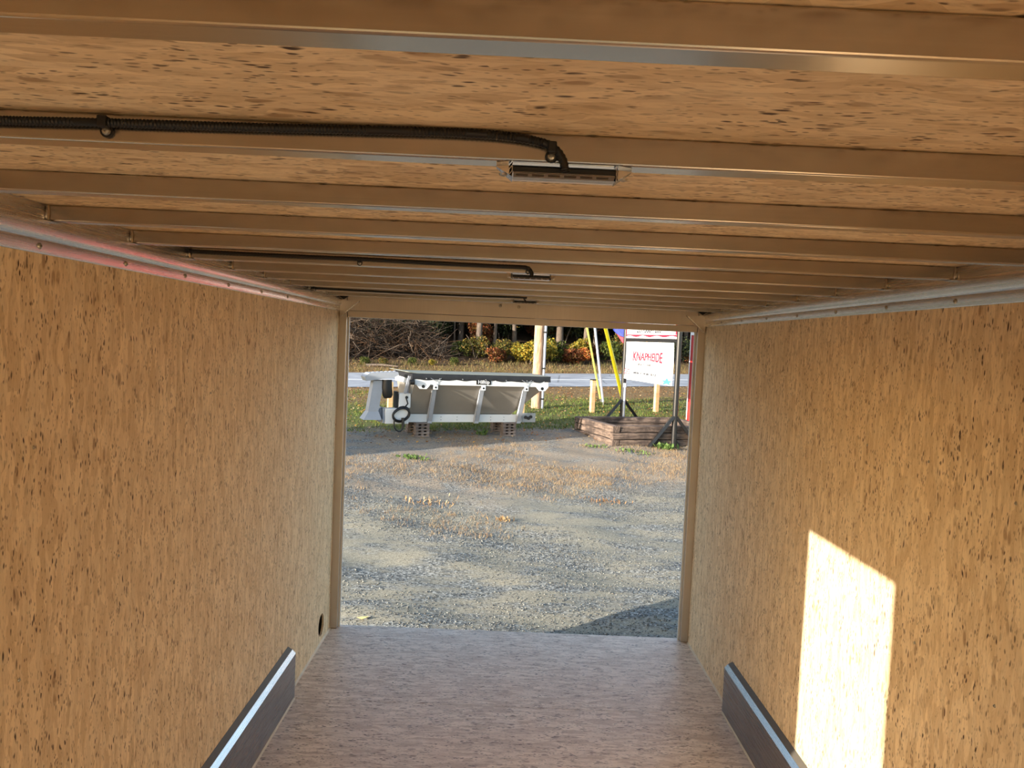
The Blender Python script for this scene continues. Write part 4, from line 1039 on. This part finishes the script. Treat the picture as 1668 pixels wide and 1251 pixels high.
kinds = {'oak': [tree_meshes(0, GRN, 9, .16), tree_meshes(1, MIX, 8.5, .12, low=2.6)], 'maple': [tree_meshes(2, ORG, 7, .10, low=2.1)], 'birch': [tree_meshes(3, YEL, 8, .11, low=2.8)],
         'sapling': [tree_meshes(6, MIX, 5.5, .05, .09, 3000, 1.3), tree_meshes(7, GRN, 5.0, .05, .09, 3000, 1.2), tree_meshes(8, YEL + MIX, 5.0, .045, .09, 2600, 1.5)],
         'fir': [tree_meshes(4, DGR, 10, .2, .16, 5200, .5, True), tree_meshes(5, DGR, 9, .2, .16, 5200, .5, True)]}
tl = {'oak': 'green leaved tree', 'maple': 'orange leaved young tree', 'birch': 'yellow leaved tree', 'fir': 'dark evergreen tree', 'sapling': 'slender low leaved sapling'}
def tree(px, v, kind, sc=1.0):
    p = at_v(px, v); e = empty('tree', (p.x, p.y, G(p.x, p.y) - .05), rnd.uniform(0, 6.28), tl[kind], 'tree', kind + ' trees beyond the road'); e.scale = (sc, sc, sc)
    plants.append((e, px, v, tl[kind])); a, b = rnd.choice(kinds[kind]); link('trunk', a, e); link('crown', b, e)
for px, v, k, s_ in ((775, 38.5, 'oak', 1.0), (745, 41, 'oak', .9), (832, 40, 'oak', .8), (905, 39, 'oak', 1.2), (948, 38, 'oak', 1.1), (962, 39.5, 'birch', 1.0), (865, 43, 'oak', 1.3), (800, 39.0, 'maple', .9), (720, 44, 'oak', 1.1), (690, 45, 'birch', 1.0),
                     (640, 46, 'oak', 1.1), (600, 47, 'oak', 1.0), (1000, 41, 'oak', 1.1), (1030, 43, 'oak', 1.0), (1060, 40, 'oak', 1.2), (1110, 41, 'oak', 1.1), (1140, 40, 'birch', 1.0), (880, 46, 'birch', 1.1), (980, 45, 'oak', .9), (560, 44, 'oak', 1.1)):
    tree(px, v, k, s_)
for px, v in ((735, 40.5), (760, 42.5), (790, 42), (822, 41.5), (850, 44), (700, 42), (895, 41.5), (925, 43), (985, 42.5), (1020, 41), (1095, 43.5), (660, 44), (715, 46), (605, 45)): tree(px, v, 'sapling', rnd.uniform(.8, 1.1))
for i in range(26): tree(520 + i * 27 + rnd.uniform(-8, 8), rnd.uniform(48, 54), 'fir', rnd.uniform(.9, 1.2))
for px in (300, 340, 385, 430, 475, 510, 1225, 1260, 1300, 1345, 1390): tree(px + rnd.uniform(-8, 8), rnd.uniform(47, 53), 'fir', rnd.uniform(.9, 1.2))
for px, v, k in ((440, 41, 'oak'), (480, 43, 'sapling'), (520, 40, 'sapling'), (500, 46, 'oak'), (1185, 42, 'sapling'), (1210, 44, 'oak'), (1160, 45, 'sapling')): tree(px, v, k, 1.0)
for px, v in ((300, 40), (400, 42), (1250, 42), (1350, 40), (1450, 44), (200, 44)): tree(px, v, 'oak', 1.2)

# heap of cut brush on the bank at the left
bp = at_v(632, 36.6); n = 1700; V = []; F2 = []; Cc = []
be = empty('brush_heap', (bp.x, bp.y, G(bp.x, bp.y)), ANG, 'tangled grey brown heap of cut branches on the bank at left', 'brush heap')
cols = [srgb(*c)[:3] for c in ((96, 80, 68), (126, 108, 92), (74, 58, 48), (150, 132, 116), (108, 78, 54), (60, 48, 40))]
for i in range(n):
    x = rnd.uniform(-2.8, 3.0); hgt = 2.7 * max(.12, 1 - (abs(x) / 3.4) ** 2); z = rnd.uniform(0, 1) ** 1.2 * hgt; y = rnd.uniform(-.3, 1.9) * (1 - z / 3.4) + z * .45
    L = rnd.uniform(.25, 1.1); a = rnd.uniform(0, 6.28); e_ = rnd.gauss(0, .5); d = Vector((math.cos(a) * math.cos(e_), math.sin(a) * math.cos(e_) * .6, math.sin(e_))) * L; r_ = rnd.choice((.005, .006, .008, .010, .012, .022))
    p = Vector((x, y, max(z, .05) + .12 * y)); mid = p + Vector((rnd.uniform(-.08, .08), rnd.uniform(-.08, .08), rnd.uniform(-.02, .14)))
    m = MB().tube([p - d, mid, p + d], [r_, r_ * .8, r_ * .3], 4, False); b0 = len(V); V += m.v; F2 += [tuple(k + b0 for k in f) for f in m.f]; Cc += [rnd.choice(cols)] * len(m.v)
me = np_mesh('branches', np.array(V), np.array(F2), M_TWIG, np.array(Cc)); o = link('branches', me, be); o['kind'] = 'stuff'
o = link('dead_leaves', leaf_cloud('dead_leaves', [(x, .9, .5, .9, .7, .5) for x in (-2.2, -1.2, -.2, .8, 1.8)] + [(x, 1.5, 1.2, .8, .6, .6) for x in (-1.3, 0, 1.2)], 2200, .06, [(74, 54, 40), (96, 70, 50), (54, 42, 34), (120, 92, 66)]), be); o['kind'] = 'stuff'
lo = at_v(618, 34.4); lg = MB().tube([(-.75, 0, .06), (0, .03, .1), (.8, -.02, .07)], [.06, .055, .03], 8).build('fallen_log', M_BARK); lg.location = lo; lg.rotation_euler.z = -.2; tag(lg, 'short bare log lying on the far roadside at left', 'log')

# every plant of the wood gets a label of its own: kind, then the landmark it grows behind, then its rank from the left
ZONES = ((0, 'beyond the left wall'), (555, 'behind the brush heap'), (705, 'above the spreader'), (775, 'left of the utility pole'), (885, 'right of the utility pole'), (952, 'behind the guy wires'), (1012, 'behind the sign'), (1100, 'by the right post'), (1160, 'beyond the right wall'))
ORD = ('first', 'second', 'third', 'fourth', 'fifth', 'sixth', 'seventh', 'eighth', 'ninth', 'tenth')
rows = {}
for e, px, v, lb in plants:
    zone = [z for p, z in ZONES if px >= p][-1]; depth = 'at the roadside' if v < 38.3 else 'deep in the wood' if v > 47.5 else 'inside the wood'
    rows.setdefault((lb, depth, zone), []).append((px, e))
for (lb, depth, zone), l in rows.items():
    l.sort(key=lambda t: t[0])
    for i, (px, e) in enumerate(l):
        e['label'] = '%s %s %s' % (lb, depth, zone) if len(l) == 1 else '%s %s %s, %s from left' % (lb, depth, zone, ORD[min(i, 9)])
